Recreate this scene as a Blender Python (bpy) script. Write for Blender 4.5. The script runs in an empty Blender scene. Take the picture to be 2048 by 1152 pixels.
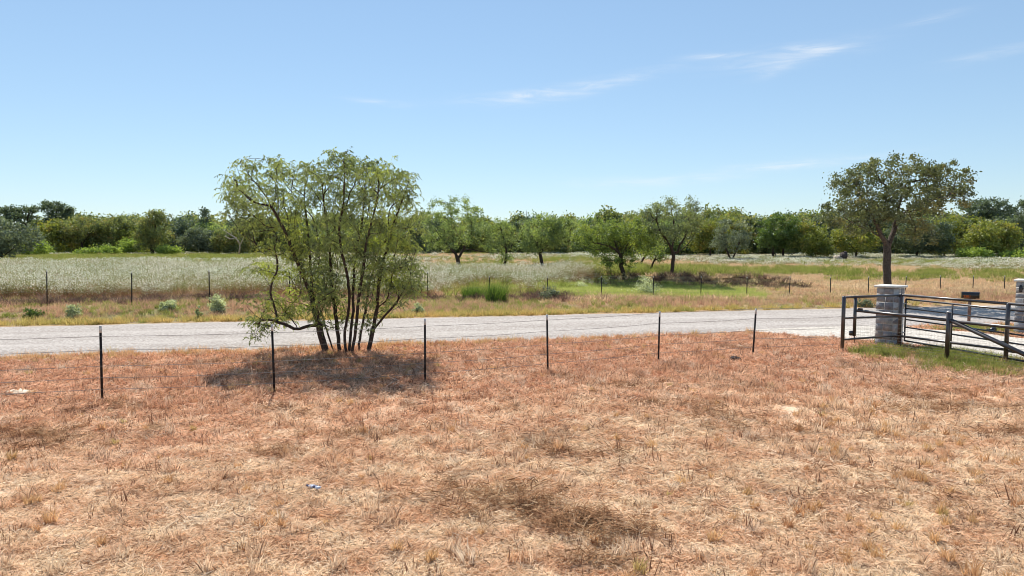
import bpy, math, random
import numpy as np
from mathutils import Vector, Matrix

SC = bpy.context.scene
COL = SC.collection
rad = math.radians

# ------------------------------------------------------------------ camera, sky, sun, exposure
CAM_H, F, PITCH = 3.2, 1365.0, rad(4.19)
cam = bpy.data.cameras.new('camera'); cam.lens = 24.0; cam.sensor_width = 36.0
cam.clip_start = 0.1; cam.clip_end = 6000
camo = bpy.data.objects.new('camera', cam); COL.objects.link(camo)
camo.location = (0, 0, CAM_H); camo.rotation_euler = (math.pi / 2 - PITCH, 0, 0)
SC.camera = camo

SUN_EL, SUN_AZ = rad(50), rad(-15)           # azimuth measured from +Y towards +X
sun = bpy.data.lights.new('sun', 'SUN'); sun.energy = 4.5; sun.angle = rad(0.53); sun.color = (1.0, 0.95, 0.87)
suno = bpy.data.objects.new('sun', sun); COL.objects.link(suno)
sd = Vector((math.sin(SUN_AZ) * math.cos(SUN_EL), math.cos(SUN_AZ) * math.cos(SUN_EL), math.sin(SUN_EL)))
suno.rotation_euler = sd.to_track_quat('Z', 'Y').to_euler()
suno.location = (0, 0, 40)

SC.view_settings.view_transform = 'Standard'; SC.view_settings.look = 'None'
SC.view_settings.exposure = 0.55; SC.view_settings.gamma = 1.0
SC.view_settings.use_curve_mapping = False
SC.cycles.filter_width = 1.0
SC.cycles.max_bounces = 6; SC.cycles.transparent_max_bounces = 4
SC.cycles.diffuse_bounces = 3; SC.cycles.glossy_bounces = 2; SC.cycles.transmission_bounces = 3


class NT:                                     # small node-tree helper
    def __init__(s, t): s.t = t
    def n(s, typ, ins=None, **kw):
        nd = s.t.nodes.new(typ)
        for k, v in kw.items(): setattr(nd, k, v)
        for k, v in (ins or {}).items(): s.set(nd.inputs[k], v)
        return nd
    def set(s, sock, v):
        if isinstance(v, bpy.types.NodeSocket): s.t.links.new(v, sock)
        else:
            if hasattr(sock.default_value, '__len__') and not isinstance(sock.default_value, str):
                if len(sock.default_value) == 4 and len(v) == 3: v = (*v, 1)
            sock.default_value = v
    def m(s, op, a, b=0.0, c=None, clamp=False):
        nd = s.t.nodes.new('ShaderNodeMath'); nd.operation = op; nd.use_clamp = clamp
        s.set(nd.inputs[0], a); s.set(nd.inputs[1], b)
        if c is not None: s.set(nd.inputs[2], c)
        return nd.outputs[0]
    def mix(s, fac, a, b, blend='MIX'):
        nd = s.t.nodes.new('ShaderNodeMix'); nd.data_type = 'RGBA'; nd.blend_type = blend
        s.set(nd.inputs[0], fac); s.set(nd.inputs[6], a); s.set(nd.inputs[7], b)
        return nd.outputs[2]
    def ramp(s, fac, a, b, smooth=True):     # map range a..b -> 0..1
        nd = s.n('ShaderNodeMapRange', {0: fac, 1: a, 2: b}, interpolation_type='SMOOTHSTEP' if smooth else 'LINEAR')
        return nd.outputs[0]
    def noise(s, vec, scale, detail=3.0, rough=0.55, dist=0.0):
        nd = s.n('ShaderNodeTexNoise', {'Vector': vec, 'Scale': scale, 'Detail': detail, 'Roughness': rough, 'Distortion': dist})
        return nd.outputs[0]
    def mapping(s, vec, scale=(1, 1, 1), rot=(0, 0, 0), loc=(0, 0, 0)):
        return s.n('ShaderNodeMapping', {'Vector': vec, 'Scale': scale, 'Rotation': rot, 'Location': loc}).outputs[0]


def make_world():
    w = bpy.data.worlds.new('World'); SC.world = w; w.use_nodes = True
    t = w.node_tree; t.nodes.clear(); N = NT(t)
    sky = N.n('ShaderNodeTexSky', sky_type='NISHITA'); sky.sun_disc = False
    sky.sun_elevation = SUN_EL; sky.sun_rotation = SUN_AZ
    sky.altitude = 0; sky.air_density = 1.0; sky.dust_density = 0.0; sky.ozone_density = 2.5
    tc = N.n('ShaderNodeTexCoord').outputs['Generated']
    sep = N.n('ShaderNodeSeparateXYZ', {0: tc})
    az = N.m('ARCTAN2', sep.outputs[0], sep.outputs[1])
    el = N.m('ARCSINE', sep.outputs[2])
    flat = N.n('ShaderNodeCombineXYZ', {0: az, 1: el, 2: 0.0}).outputs[0]
    # thin cirrus: (azimuth, elevation, half length, half height, tilt, strength)
    wisps = [(4.0, 11.75, 7.4, .55, .135, .62), (1.4, 11.6, 2.2, .3, .03, .3), (-10.7, 10.8, 2.4, .25, -.06, .3), (21.5, 13.5, 5.5, .7, .08, .34),
             (23.6, 13.9, 2.6, .35, -.12, .42), (20.5, 12.6, 1.6, .5, .25, .25), (16.2, 14.0, 2.4, .22, 0, .4), (23.2, 5.6, 5.5, .32, .04, .45),
             (13.0, 4.6, 9.0, .5, .06, .35), (34.6, 12.2, 3.0, .4, .12, .25), (31, 15.0, 2.0, .3, .1, .2), (60, 24, 14, 1.5, .1, .3), (-70, 22, 16, 1.6, .06, .3),
             (120, 30, 18, 2.0, .1, .3), (-140, 26, 20, 2.0, -.1, .3)]
    fine = N.noise(N.mapping(flat, (14, 95, 1), (0, 0, -.12)), 1.0, 6, .62, .6)
    fine = N.ramp(fine, .34, .72)
    tot = None
    for a, e, hl, hh, tilt, st in wisps:
        u = N.m('SUBTRACT', az, rad(a)); v = N.m('SUBTRACT', el, rad(e))
        v = N.m('SUBTRACT', v, N.m('MULTIPLY', u, tilt))
        v = N.m('SUBTRACT', v, N.m('MULTIPLY', N.m('MULTIPLY', u, u), .35))
        r = N.m('ADD', N.m('POWER', N.m('ABSOLUTE', N.m('DIVIDE', u, rad(hl))), 2), N.m('POWER', N.m('ABSOLUTE', N.m('DIVIDE', v, rad(hh))), 2))
        g = N.m('MULTIPLY', N.m('EXPONENT', N.m('MULTIPLY', r, -1.3)), st)
        tot = g if tot is None else N.m('ADD', tot, g)
    cl = N.m('MULTIPLY', tot, N.m('ADD', N.m('MULTIPLY', fine, .85), .15), clamp=True)
    # a general thin veil towards the horizon
    base = N.mix(1.0, N.n('ShaderNodeGamma', {0: sky.outputs[0], 1: .6}).outputs[0], (.93, 1.1, 1.24), 'MULTIPLY')
    col = N.mix(cl, base, (4.3, 4.45, 4.6))
    bg = N.n('ShaderNodeBackground', {0: col, 1: 0.15})
    out = N.n('ShaderNodeOutputWorld', {0: bg.outputs[0]})


make_world()

# ------------------------------------------------------------------ picture <-> place
CT, ST = math.cos(PITCH), math.sin(PITCH)


def ray(px, py):
    u, v = (px - 1024) / F, (576 - py) / F
    return np.array([u, CT + v * ST, -ST + v * CT])


def project(x, y, z):
    dz = z - CAM_H
    d = y * CT - dz * ST
    return 1024 + F * x / d, 576 - F * (y * ST + dz * CT) / d


def atY(px, py, Y):
    r = ray(px, py); k = Y / r[1]
    return np.array([r[0] * k, Y, CAM_H + r[2] * k])


_nr = np.random.default_rng(5)
_waves = [(np.array([math.cos(a), math.sin(a)]) * k, ph, amp) for a, k, ph, amp in
          zip(_nr.uniform(0, 6.28, 26), np.geomspace(.25, 5.0, 26), _nr.uniform(0, 6.28, 26), np.geomspace(1, .12, 26))]


def wob(x, y):
    s = 0
    for k, ph, amp in _waves: s = s + amp * np.sin(k[0] * x + k[1] * y + ph)
    return s / 4.0


def sstep(a, b, x):
    t = np.clip((x - a) / (b - a), 0, 1); return t * t * (3 - 2 * t)


def road_near(x): return 21.0 + .232 * np.asarray(x, float) + .0 * x
def road_far(x): return 28.1 + .19 * np.asarray(x, float)


def hgt(x, y):
    x = np.asarray(x, float); y = np.asarray(y, float)
    dn = road_near(x) - y; df = y - road_far(x)
    near = sstep(.2, 2.5, dn) * wob(x, y) * .045
    far = sstep(.3, 2.5, df) * wob(x * .6, y * .6) * .06
    left = sstep(.8, 3.2, df) * .28 * sstep(-3, -16, x) * sstep(120, 60, y)
    right = -.30 * sstep(4, 28, x) * sstep(2, 12, df)
    bank = .66 * sstep(45.6 + .9 * wob(x * 1.4, x * 0), 46.8 + .9 * wob(x * 1.4, x * 0), y) * sstep(1, 6.5, x) * sstep(23, 16, x) * sstep(78, 54, y)
    ditch = -.25 * np.exp(-((y - 42.5) / 2.6) ** 2) * sstep(3, 7, x) * sstep(20, 14, x)
    return near + far + left + right + bank + ditch


def at(px, py, dz=0.0):
    r = ray(px, py); Y = 4.0
    prev = None
    for _ in range(4000):
        p = np.array([0, 0, CAM_H]) + r * (Y / r[1])
        if p[2] <= hgt(p[0], p[1]): break
        Y += max(.02, Y * .0015)
    p[2] = float(hgt(p[0], p[1])) + dz
    return p


# ------------------------------------------------------------------ mesh helpers
def lin(r, g, b):
    f = lambda c: (c / 255 / 12.92) if c / 255 <= .04045 else ((c / 255 + .055) / 1.055) ** 2.4
    return (f(r), f(g), f(b))


def np_mesh(name, V, Q, mat, attrs=None, smooth=False, T=None):
    """V (n,3), Q (m,4) quads, T (k,3) tris"""
    me = bpy.data.meshes.new(name)
    V = np.ascontiguousarray(V, np.float32)
    Q = np.zeros((0, 4), np.int32) if Q is None else np.asarray(Q, np.int32).reshape(-1, 4)
    T = np.zeros((0, 3), np.int32) if T is None else np.asarray(T, np.int32).reshape(-1, 3)
    me.vertices.add(len(V)); me.vertices.foreach_set('co', V.ravel())
    nl = Q.size + T.size
    me.loops.add(nl); me.loops.foreach_set('vertex_index', np.concatenate([Q.ravel(), T.ravel()]))
    npoly = len(Q) + len(T)
    me.polygons.add(npoly)
    starts = np.concatenate([np.arange(len(Q)) * 4, Q.size + np.arange(len(T)) * 3]).astype(np.int32)
    me.polygons.foreach_set('loop_start', starts)
    if smooth: me.polygons.foreach_set('use_smooth', np.ones(npoly, bool))
    for k, v in (attrs or {}).items():
        a = me.attributes.new(k, 'FLOAT', 'POINT'); a.data.foreach_set('value', np.asarray(v, np.float32))
    if mat is not None: me.materials.append(mat)
    me.update(calc_edges=True)
    return me


class MB:
    def __init__(s): s.V = []; s.Q = []; s.T = []; s.n = 0
    def raw(s, V, Q=None, T=None):
        V = np.asarray(V, float).reshape(-1, 3)
        if Q is not None and len(Q): s.Q.append(np.asarray(Q, int).reshape(-1, 4) + s.n)
        if T is not None and len(T): s.T.append(np.asarray(T, int).reshape(-1, 3) + s.n)
        s.V.append(V); s.n += len(V); return s
    def box(s, c, size, rz=0.0, jit=0.0, rng=None, bev=0.0):
        hx, hy, hz = [a / 2 for a in size]
        if bev:
            b = bev; P = []
            for z, o in ((-hz, b), (-hz + b, 0), (hz - b, 0), (hz, b)):
                P += [(-hx + o, -hy + o, z), (hx - o, -hy + o, z), (hx - o, hy - o, z), (-hx + o, hy - o, z)]
            Q = [(3, 2, 1, 0), (12, 13, 14, 15)]
            for l in range(3):
                for i in range(4): Q.append((l * 4 + i, l * 4 + (i + 1) % 4, l * 4 + 4 + (i + 1) % 4, l * 4 + 4 + i))
        else:
            P = [(x, y, z) for z in (-hz, hz) for x, y in ((-hx, -hy), (hx, -hy), (hx, hy), (-hx, hy))]
            Q = [(3, 2, 1, 0), (4, 5, 6, 7), (0, 1, 5, 4), (1, 2, 6, 5), (2, 3, 7, 6), (3, 0, 4, 7)]
        P = np.array(P, float)
        if jit: P += rng.normal(0, jit, P.shape)
        ca, sa = math.cos(rz), math.sin(rz)
        P = P @ np.array([[ca, sa, 0], [-sa, ca, 0], [0, 0, 1]]) + np.array(c)
        return s.raw(P, Q)
    def tube(s, pts, r, sides=8, cap=True):
        P = np.asarray(pts, float); n = len(P)
        R = np.full(n, r, float) if np.isscalar(r) else np.asarray(r, float)
        T = np.gradient(P, axis=0); T /= np.linalg.norm(T, axis=1)[:, None] + 1e-9
        up = np.array([0, 0, 1.0]) if abs(T[0][2]) < .9 else np.array([1.0, 0, 0])
        U = np.cross(T[0], up); U /= np.linalg.norm(U); V = []
        a = np.arange(sides) * 2 * math.pi / sides
        for i in range(n):
            U = U - T[i] * U.dot(T[i]); U /= np.linalg.norm(U) + 1e-9
            W = np.cross(T[i], U)
            V.append(P[i] + R[i] * (np.cos(a)[:, None] * U + np.sin(a)[:, None] * W))
        V = np.concatenate(V); Q = []; Tr = []
        i = np.arange(n - 1)[:, None] * sides; j = np.arange(sides)[None]; k = (j + 1) % sides
        Q = np.stack([i + j, i + k, i + k + sides, i + j + sides], -1).reshape(-1, 4)
        if cap:
            V = np.concatenate([V, P[:1], P[-1:]]); c0, c1 = n * sides, n * sides + 1
            for q in range(sides):
                Tr.append((c0, (q + 1) % sides, q)); Tr.append((c1, (n - 1) * sides + q, (n - 1) * sides + (q + 1) % sides))
        return s.raw(V, Q, Tr)
    def lathe(s, prof, seg=12, mat=None):
        V = []
        for r, z in prof:
            for i in range(seg):
                a = 2 * math.pi * i / seg; V.append((r * math.cos(a), r * math.sin(a), z))
        n = len(prof)
        Q = [(i * seg + j, i * seg + (j + 1) % seg, (i + 1) * seg + (j + 1) % seg, (i + 1) * seg + j) for i in range(n - 1) for j in range(seg)]
        V = np.array(V)
        return s.raw(V, Q)
    def mesh(s, name, mat, smooth=False):
        V = np.concatenate(s.V); Q = np.concatenate(s.Q) if s.Q else None; T = np.concatenate(s.T) if s.T else None
        return np_mesh(name, V, Q, mat, smooth=smooth, T=T)
    def build(s, name, mat, parent=None, smooth=False): return link(name, s.mesh(name, mat, smooth), parent)


def link(name, me, parent=None):
    o = bpy.data.objects.new(name, me); COL.objects.link(o)
    if parent is not None: o.parent = parent
    return o


def thing(name, label, cat, loc=(0, 0, 0), rz=0.0, group=None):
    o = bpy.data.objects.new(name, None); COL.objects.link(o); o.empty_display_size = .2
    o.location = loc; o.rotation_euler = (0, 0, rz); return tag(o, label, cat, group)


def tag(o, label, cat=None, group=None, kind=None):
    o['label'] = label
    if cat: o['category'] = cat
    if group: o['group'] = group
    if kind: o['kind'] = kind
    return o


def structure(o, label=None):
    o['kind'] = 'structure'
    if label: o['label'] = label
    return o


# ------------------------------------------------------------------ materials
def new_mat(name):
    m = bpy.data.materials.new(name); m.use_nodes = True; m.node_tree.nodes.clear()
    return m, NT(m.node_tree)


def finish(N, shader, disp=None):
    N.n('ShaderNodeOutputMaterial', {0: shader})


def principled(N, col, rough=.8, bump=None, bstr=.3, bdist=.02, metal=0.0, spec=.3):
    ins = {'Base Color': col, 'Roughness': rough, 'Metallic': metal, 'Specular IOR Level': spec}
    if bump is not None:
        b = N.n('ShaderNodeBump', {'Height': bump, 'Strength': bstr, 'Distance': bdist}); ins['Normal'] = b.outputs[0]
    return N.n('ShaderNodeBsdfPrincipled', ins).outputs[0]


def wpos(N): return N.n('ShaderNodeNewGeometry').outputs['Position']


def simple_mat(name, c, c2=None, scale=6.0, rough=.8, bstr=.3, metal=0.0, spec=.3, bdist=.01, obj=False):
    m, N = new_mat(name)
    p = N.n('ShaderNodeTexCoord').outputs['Object'] if obj else wpos(N)
    nz = N.noise(p, scale, 5, .6)
    col = N.mix(N.ramp(nz, .3, .7), c, c2 or tuple(v * .7 for v in c))
    finish(N, principled(N, col, rough, N.noise(p, scale * 4, 4), bstr, bdist, metal, spec)); return m


def dry_colour(N, P, fac=None):
    """patchy dried-grass colour as a function of the place on the ground"""
    P2 = N.n('ShaderNodeVectorMath', {0: P, 1: (1, 1, 0)}, operation='MULTIPLY').outputs[0]
    big = N.noise(P2, .33, 4, .6, .4)
    mid = N.noise(N.mapping(P2, (1, 1.4, 1), (0, 0, .3)), 1.3, 4, .6, .3)
    fine = N.noise(P2, 6.0, 3, .6)
    sep = N.n('ShaderNodeSeparateXYZ', {0: P})
    # the strip along the fence and road is redder, the mown field paler
    t = N.m('SUBTRACT', sep.outputs[1], N.m('MULTIPLY', sep.outputs[0], .25))
    red = N.ramp(N.m('ADD', t, N.m('MULTIPLY', N.m('SUBTRACT', big, .5), 12)), 8.5, 17.0)
    straw = N.mix(N.ramp(mid, .35, .66), lin(249, 226, 194), lin(231, 192, 156))
    rust = N.mix(N.ramp(mid, .35, .66), lin(242, 195, 161), lin(213, 155, 121))
    c = N.mix(N.m('MULTIPLY', red, .85), straw, rust)
    dark = N.m('MULTIPLY', N.ramp(N.noise(P2, .75, 5, .65, .6), .55, .70), .7)
    c = N.mix(dark, c, lin(158, 120, 90))
    dark2 = N.m('MULTIPLY', N.ramp(N.noise(P2, 3.0, 4, .65, .4), .56, .70), .55)
    c = N.mix(dark2, c, lin(150, 112, 86))
    pale = N.m('MULTIPLY', N.ramp(N.noise(N.mapping(P2, (1, 1.7, 1), (0, 0, .25), (7, 3, 0)), .55, 5, .65, .5), .56, .72), .6)
    c = N.mix(pale, c, lin(250, 234, 210))
    c = N.mix(N.m('MULTIPLY', N.ramp(fine, .5, .75), .35), c, lin(248, 232, 206))
    return c


def blade_mat(name, colf, transl=.35, tone_lo=.7, tone_hi=1.25):
    m, N = new_mat(name)
    tone = N.n('ShaderNodeAttribute', attribute_name='tone').outputs['Fac']
    rnd = N.n('ShaderNodeObjectInfo').outputs['Random']
    c = colf(N, tone, rnd)
    k = N.m('ADD', N.m('MULTIPLY', tone, tone_hi - tone_lo), tone_lo)
    c = N.mix(1.0, c, N.n('ShaderNodeCombineColor', {0: k, 1: k, 2: k}).outputs[0], 'MULTIPLY')
    d = N.n('ShaderNodeBsdfDiffuse', {0: c}); t = N.n('ShaderNodeBsdfTranslucent', {0: c})
    mx = N.n('ShaderNodeMixShader', {0: transl, 1: d.outputs[0], 2: t.outputs[0]})
    finish(N, mx.outputs[0]); return m


def leaf_mat(name, c_lo, c_hi, c_odd=None, transl=.42, odd=.82, gloss=.04):
    m, N = new_mat(name)
    tone = N.n('ShaderNodeAttribute', attribute_name='tone').outputs['Fac']
    P = wpos(N)
    c = N.mix(N.ramp(N.m('ADD', N.m('MULTIPLY', tone, .6), N.m('MULTIPLY', N.noise(P, .8, 3), .55)), .2, .85), c_lo, c_hi)
    if c_odd: c = N.mix(N.m('MULTIPLY', N.ramp(N.m('ADD', N.noise(P, .55, 2), N.m('MULTIPLY', tone, .25)), odd - .17, odd), .8), c, c_odd)
    ct = N.mix(1.0, c, (1.1, 1.15, .72), 'MULTIPLY')
    d = N.n('ShaderNodeBsdfDiffuse', {0: c}); t = N.n('ShaderNodeBsdfTranslucent', {0: ct})
    mx = N.n('ShaderNodeMixShader', {0: transl, 1: d.outputs[0], 2: t.outputs[0]})
    g = N.n('ShaderNodeBsdfGlossy', {0: (.8, .85, .9), 1: .55})
    mx = N.n('ShaderNodeMixShader', {0: min(gloss, .05), 1: mx.outputs[0], 2: g.outputs[0]})
    finish(N, mx.outputs[0]); return m


M = {}
M['bark'] = simple_mat('dark_bark', lin(92, 76, 66), lin(50, 40, 36), 18, .9, .8)
M['oak_bark'] = simple_mat('oak_bark', lin(104, 92, 82), lin(58, 50, 45), 14, .9, .9)
M['dead_wood'] = simple_mat('bleached_wood', lin(196, 184, 166), lin(140, 126, 110), 6, .9, .5)
M['mesq'] = leaf_mat('mesquite_leaf', lin(94, 104, 60), lin(160, 168, 104), lin(184, 190, 84), .48, .79, .05)
M['mesq_far'] = leaf_mat('mesquite_leaf_far', lin(102, 120, 70), lin(164, 176, 112), lin(174, 186, 92), .46, .8, .08)
M['mesq_grey'] = leaf_mat('mesquite_leaf_grey', lin(92, 102, 72), lin(150, 158, 116), lin(160, 166, 96), .42, .82, .05)
M['mesq_bright'] = leaf_mat('mesquite_leaf_bright', lin(96, 114, 54), lin(146, 160, 80), lin(166, 174, 76), .43, .78, .05)
M['oak'] = leaf_mat('oak_leaf', lin(84, 92, 58), lin(126, 130, 84), lin(142, 128, 76), .36, .86, .1)
M['dark'] = leaf_mat('evergreen_leaf', lin(74, 86, 64), lin(120, 132, 98), None, .36, .8, .08)
M['olive'] = leaf_mat('olive_leaf', lin(102, 114, 66), lin(154, 158, 94), lin(168, 146, 88), .45, .84, .06)
M['grey'] = leaf_mat('grey_green_leaf', lin(92, 102, 80), lin(142, 150, 118), None, .3, .8, .06)
M['green'] = leaf_mat('green_leaf', lin(70, 92, 42), lin(116, 136, 62), None, .4, .8, .05)
M['lime'] = leaf_mat('lime_leaf', lin(122, 144, 66), lin(172, 186, 92), None, .42, .8, .03)
M['yellow'] = leaf_mat('yellow_green_leaf', lin(112, 124, 54), lin(162, 164, 74), lin(170, 146, 68), .42, .84, .05)
M['pale'] = leaf_mat('pale_sage_leaf', lin(146, 154, 112), lin(222, 224, 192), None, .45, .8, .05)
M['rush'] = leaf_mat('rush_green_leaf', lin(70, 94, 42), lin(122, 144, 66), None, .4, .8, .03)
M['steel'] = simple_mat('black_brown_post_paint', lin(42, 36, 34), lin(28, 24, 23), 10, .55, .2)
M['tip'] = simple_mat('white_post_tip', lin(214, 212, 208), lin(180, 178, 172), 20, .6, .2)
M['wire'] = simple_mat('galvanised_wire', lin(150, 148, 145), lin(110, 106, 102), 20, .75, .1, 0, .1)
def pipe_mat():
    m, N = new_mat('rusty_dark_pipe'); P = wpos(N)
    c = N.mix(N.ramp(N.noise(P, 7, 5, .6), .35, .65), lin(54, 35, 30), lin(24, 19, 18))
    b = N.n('ShaderNodeBump', {'Height': N.noise(P, 40, 4), 'Strength': .12, 'Distance': .004})
    finish(N, N.n('ShaderNodeBsdfPrincipled', {'Base Color': c, 'Roughness': .5, 'IOR': 1.5, 'Coat Weight': 1.0, 'Coat IOR': 1.55, 'Coat Roughness': .3, 'Normal': b.outputs[0]}).outputs[0]); return m


M['pipe'] = pipe_mat()
M['galv'] = simple_mat('pale_cap_metal', lin(200, 198, 194), lin(150, 148, 146), 15, .4, .2, .5)
M['black'] = simple_mat('black_enamel', lin(30, 31, 36), lin(20, 20, 24), 5, .3, .05, 0, .6)
M['stone'] = None
M['mortar'] = simple_mat('mortar', lin(206, 203, 198), lin(182, 179, 174), 30, .95, .4)
M['cap'] = simple_mat('limestone_cap', lin(214, 212, 204), lin(188, 184, 176), 12, .9, .4)
M['post_wood'] = simple_mat('weathered_post_wood', lin(150, 122, 108), lin(112, 90, 80), 16, .9, .4)
M['orange'] = simple_mat('orange_vinyl', lin(236, 120, 40), lin(220, 104, 34), 5, .6, .05)
M['red'] = simple_mat('red_flag', lin(150, 40, 30), lin(120, 32, 26), 5, .5, .05)
M['pale_rock'] = simple_mat('pale_limestone', lin(226, 210, 188), lin(176, 152, 128), 9, .95, .8)
M['dark_rock'] = simple_mat('dark_rock', lin(96, 84, 80), lin(48, 42, 42), 22, .95, .8)
M['box_pink'] = simple_mat('faded_pink_paint', lin(188, 160, 158), lin(160, 132, 130), 8, .8, .2)
M['bottle'] = simple_mat('cloudy_plastic', lin(214, 222, 236), lin(176, 188, 210), 40, .25, .3, 0, .6, .004)
M['label_blue'] = simple_mat('blue_bottle_label', lin(62, 70, 112), lin(30, 34, 58), 60, .4, .2, 0, .4, .003)


def stone_mats():
    out = []
    for i, (a, b) in enumerate([((164, 163, 163), (138, 137, 138)), ((178, 176, 173), (150, 148, 147)), ((146, 145, 147), (120, 119, 122)),
                                ((190, 187, 183), (162, 160, 157)), ((168, 160, 153), (140, 133, 128))]):
        out.append(simple_mat('grey_stone_%s' % 'abcde'[i], lin(*a), lin(*b), 9, .92, .8, bdist=.015))
    return out


M['stones'] = stone_mats()


def ground_mat():
    m, N = new_mat('field_ground'); P = wpos(N)
    near = dry_colour(N, P)
    P2 = N.n('ShaderNodeVectorMath', {0: P, 1: (1, 1, 0)}, operation='MULTIPLY').outputs[0]
    soil = N.mix(N.ramp(N.noise(P2, 9, 6, .7), .3, .75), lin(176, 140, 112), lin(240, 216, 188))
    near = N.mix(.6, near, soil)
    sep = N.n('ShaderNodeSeparateXYZ', {0: P})
    t = N.m('SUBTRACT', sep.outputs[1], N.m('MULTIPLY', sep.outputs[0], .19))
    f = N.ramp(t, 26.5, 29.0)
    v = N.ramp(N.noise(P2, .12, 4, .6, .5), .35, .65)
    fld = N.mix(v, lin(176, 148, 112), lin(132, 124, 84))
    fld = N.mix(N.ramp(N.noise(P2, 1.6, 5, .65), .45, .75), fld, lin(112, 84, 66))
    fld = N.mix(N.m('MULTIPLY', N.ramp(t, 300, 60), 1.0), lin(104, 112, 70), fld)
    col = N.mix(f, near, fld)
    b = N.m('ADD', N.noise(P2, 14, 6, .7), N.m('MULTIPLY', N.noise(P2, 2.5, 3), 1.5))
    finish(N, principled(N, col, .95, b, .8, .05, spec=.1)); return m


def gravel_mat(name, c1, c2, c3, rut=True):
    m, N = new_mat(name); P = wpos(N)
    P2 = N.n('ShaderNodeVectorMath', {0: P, 1: (1, 1, 0)}, operation='MULTIPLY').outputs[0]
    grit = N.n('ShaderNodeTexVoronoi', {'Vector': P2, 'Scale': 17.0})
    g = N.ramp(N.n('ShaderNodeSeparateColor', {0: grit.outputs['Color']}).outputs[0], 0, 1, False)
    c = N.mix(g, c1, c2)
    c = N.mix(N.m('MULTIPLY', N.ramp(N.noise(P2, 11, 6, .75), .46, .64), .6), c, c3)
    big = N.noise(N.mapping(P2, (.22, 1.3, 1), (0, 0, -.2)), .9, 5, .62, .3)
    c = N.mix(N.m('MULTIPLY', N.ramp(big, .45, .72), .4), c, c3)
    if rut:
        sep = N.n('ShaderNodeSeparateXYZ', {0: P})
        t = N.m('SUBTRACT', sep.outputs[1], N.m('MULTIPLY', sep.outputs[0], .205))
        t = N.m('ADD', t, N.m('MULTIPLY', N.m('SUBTRACT', N.noise(P2, .25, 2), .5), .7))
        for y0, w, a in ((22.9, .4, -.4), (24.1, .5, .18), (25.3, .45, -.4), (27.0, .4, .22), (21.6, .35, .25)):
            gg = N.m('EXPONENT', N.m('MULTIPLY', N.m('POWER', N.m('ABSOLUTE', N.m('DIVIDE', N.m('SUBTRACT', t, y0), w)), 2), -1))
            gg = N.m('MULTIPLY', gg, N.ramp(N.noise(N.mapping(P2, (.4, 4, 1)), 1.0, 3), .35, .6))
            c = N.mix(N.m('MULTIPLY', gg, abs(a)), c, c3 if a > 0 else c2)
    finish(N, principled(N, c, .95, grit.outputs['Distance'], .5, .02, spec=.1)); return m


M['ground'] = ground_mat()
M['road'] = gravel_mat('caliche_road', lin(154, 145, 137), lin(196, 188, 180), lin(132, 122, 114))
M['drive'] = gravel_mat('white_gravel', lin(178, 169, 158), lin(222, 215, 203), lin(142, 132, 121), False)

# ------------------------------------------------------------------ ground, road, driveway
def grid_mesh(name, xs, ys, zf, mat):
    X, Y = np.meshgrid(xs, ys); Z = zf(X, Y)
    V = np.stack([X, Y, Z], -1).reshape(-1, 3); nx = len(xs)
    i = np.arange(len(ys) - 1)[:, None] * nx; j = np.arange(nx - 1)[None]
    Q = np.stack([i + j, i + j + 1, i + j + 1 + nx, i + j + nx], -1).reshape(-1, 4)
    return np_mesh(name, V, Q, mat, smooth=True)


xs = np.concatenate([-np.geomspace(3000, 62, 26), np.arange(-60, 60.01, .4), np.geomspace(62, 3000, 26)])
ys = np.concatenate([[-3000, -800, -200, -60, -20, -8, -2], np.arange(0, 60, .25), np.arange(60, 140, 1.5), np.geomspace(141, 4000, 26)])
structure(link('ground', grid_mesh('ground', xs, ys, hgt, M['ground'])), 'dry reddish grass field with pale straw patches')


def road_mesh():
    u = np.concatenate([np.arange(-60, 60.01, .3), np.geomspace(61, 400, 20)])
    u = np.concatenate([-np.geomspace(400, 61, 20), u])
    rows = np.linspace(0, 1, 22); V = []
    n0 = road_near(u) + .22 * wob(u * 2.2, u * 0) + .1 * wob(u * 6, u * 0 + 3)
    n1 = road_far(u) + .16 * wob(u * 2.5, u * 0 + 9) + .08 * wob(u * 7, u * 0 + 1)
    for t in rows:
        y = n0 + (n1 - n0) * t
        z = hgt(u, y) + .012 + .05 * np.sin(np.pi * t)
        if t in (0.0, 1.0): z = hgt(u, y) - .03
        V.append(np.stack([u, y, z], -1))
    V = np.concatenate(V); nx = len(u)
    i = np.arange(len(rows) - 1)[:, None] * nx; j = np.arange(nx - 1)[None]
    return np_mesh('road', V, np.stack([i + j, i + j + 1, i + j + 1 + nx, i + j + nx], -1).reshape(-1, 4), M['road'], smooth=True)


structure(link('road', road_mesh()), 'pale grey caliche gravel road with faint wheel tracks')

DL = np.array([(7.2, 23.35), (9.0, 22.2), (10.8, 21.1), (11.9, 20.0), (12.5, 18.8), (13.1, 17.2), (13.9, 15.2), (15.2, 12.0), (17, 8), (20, 3)])
DR = np.array([(14.6, 24.8), (14.4, 24.0), (14.9, 23.2), (15.6, 22.3), (16.2, 21.2), (17.0, 19.6), (18.0, 17.2), (19.6, 13.8), (22, 9.5), (25, 4)])


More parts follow.
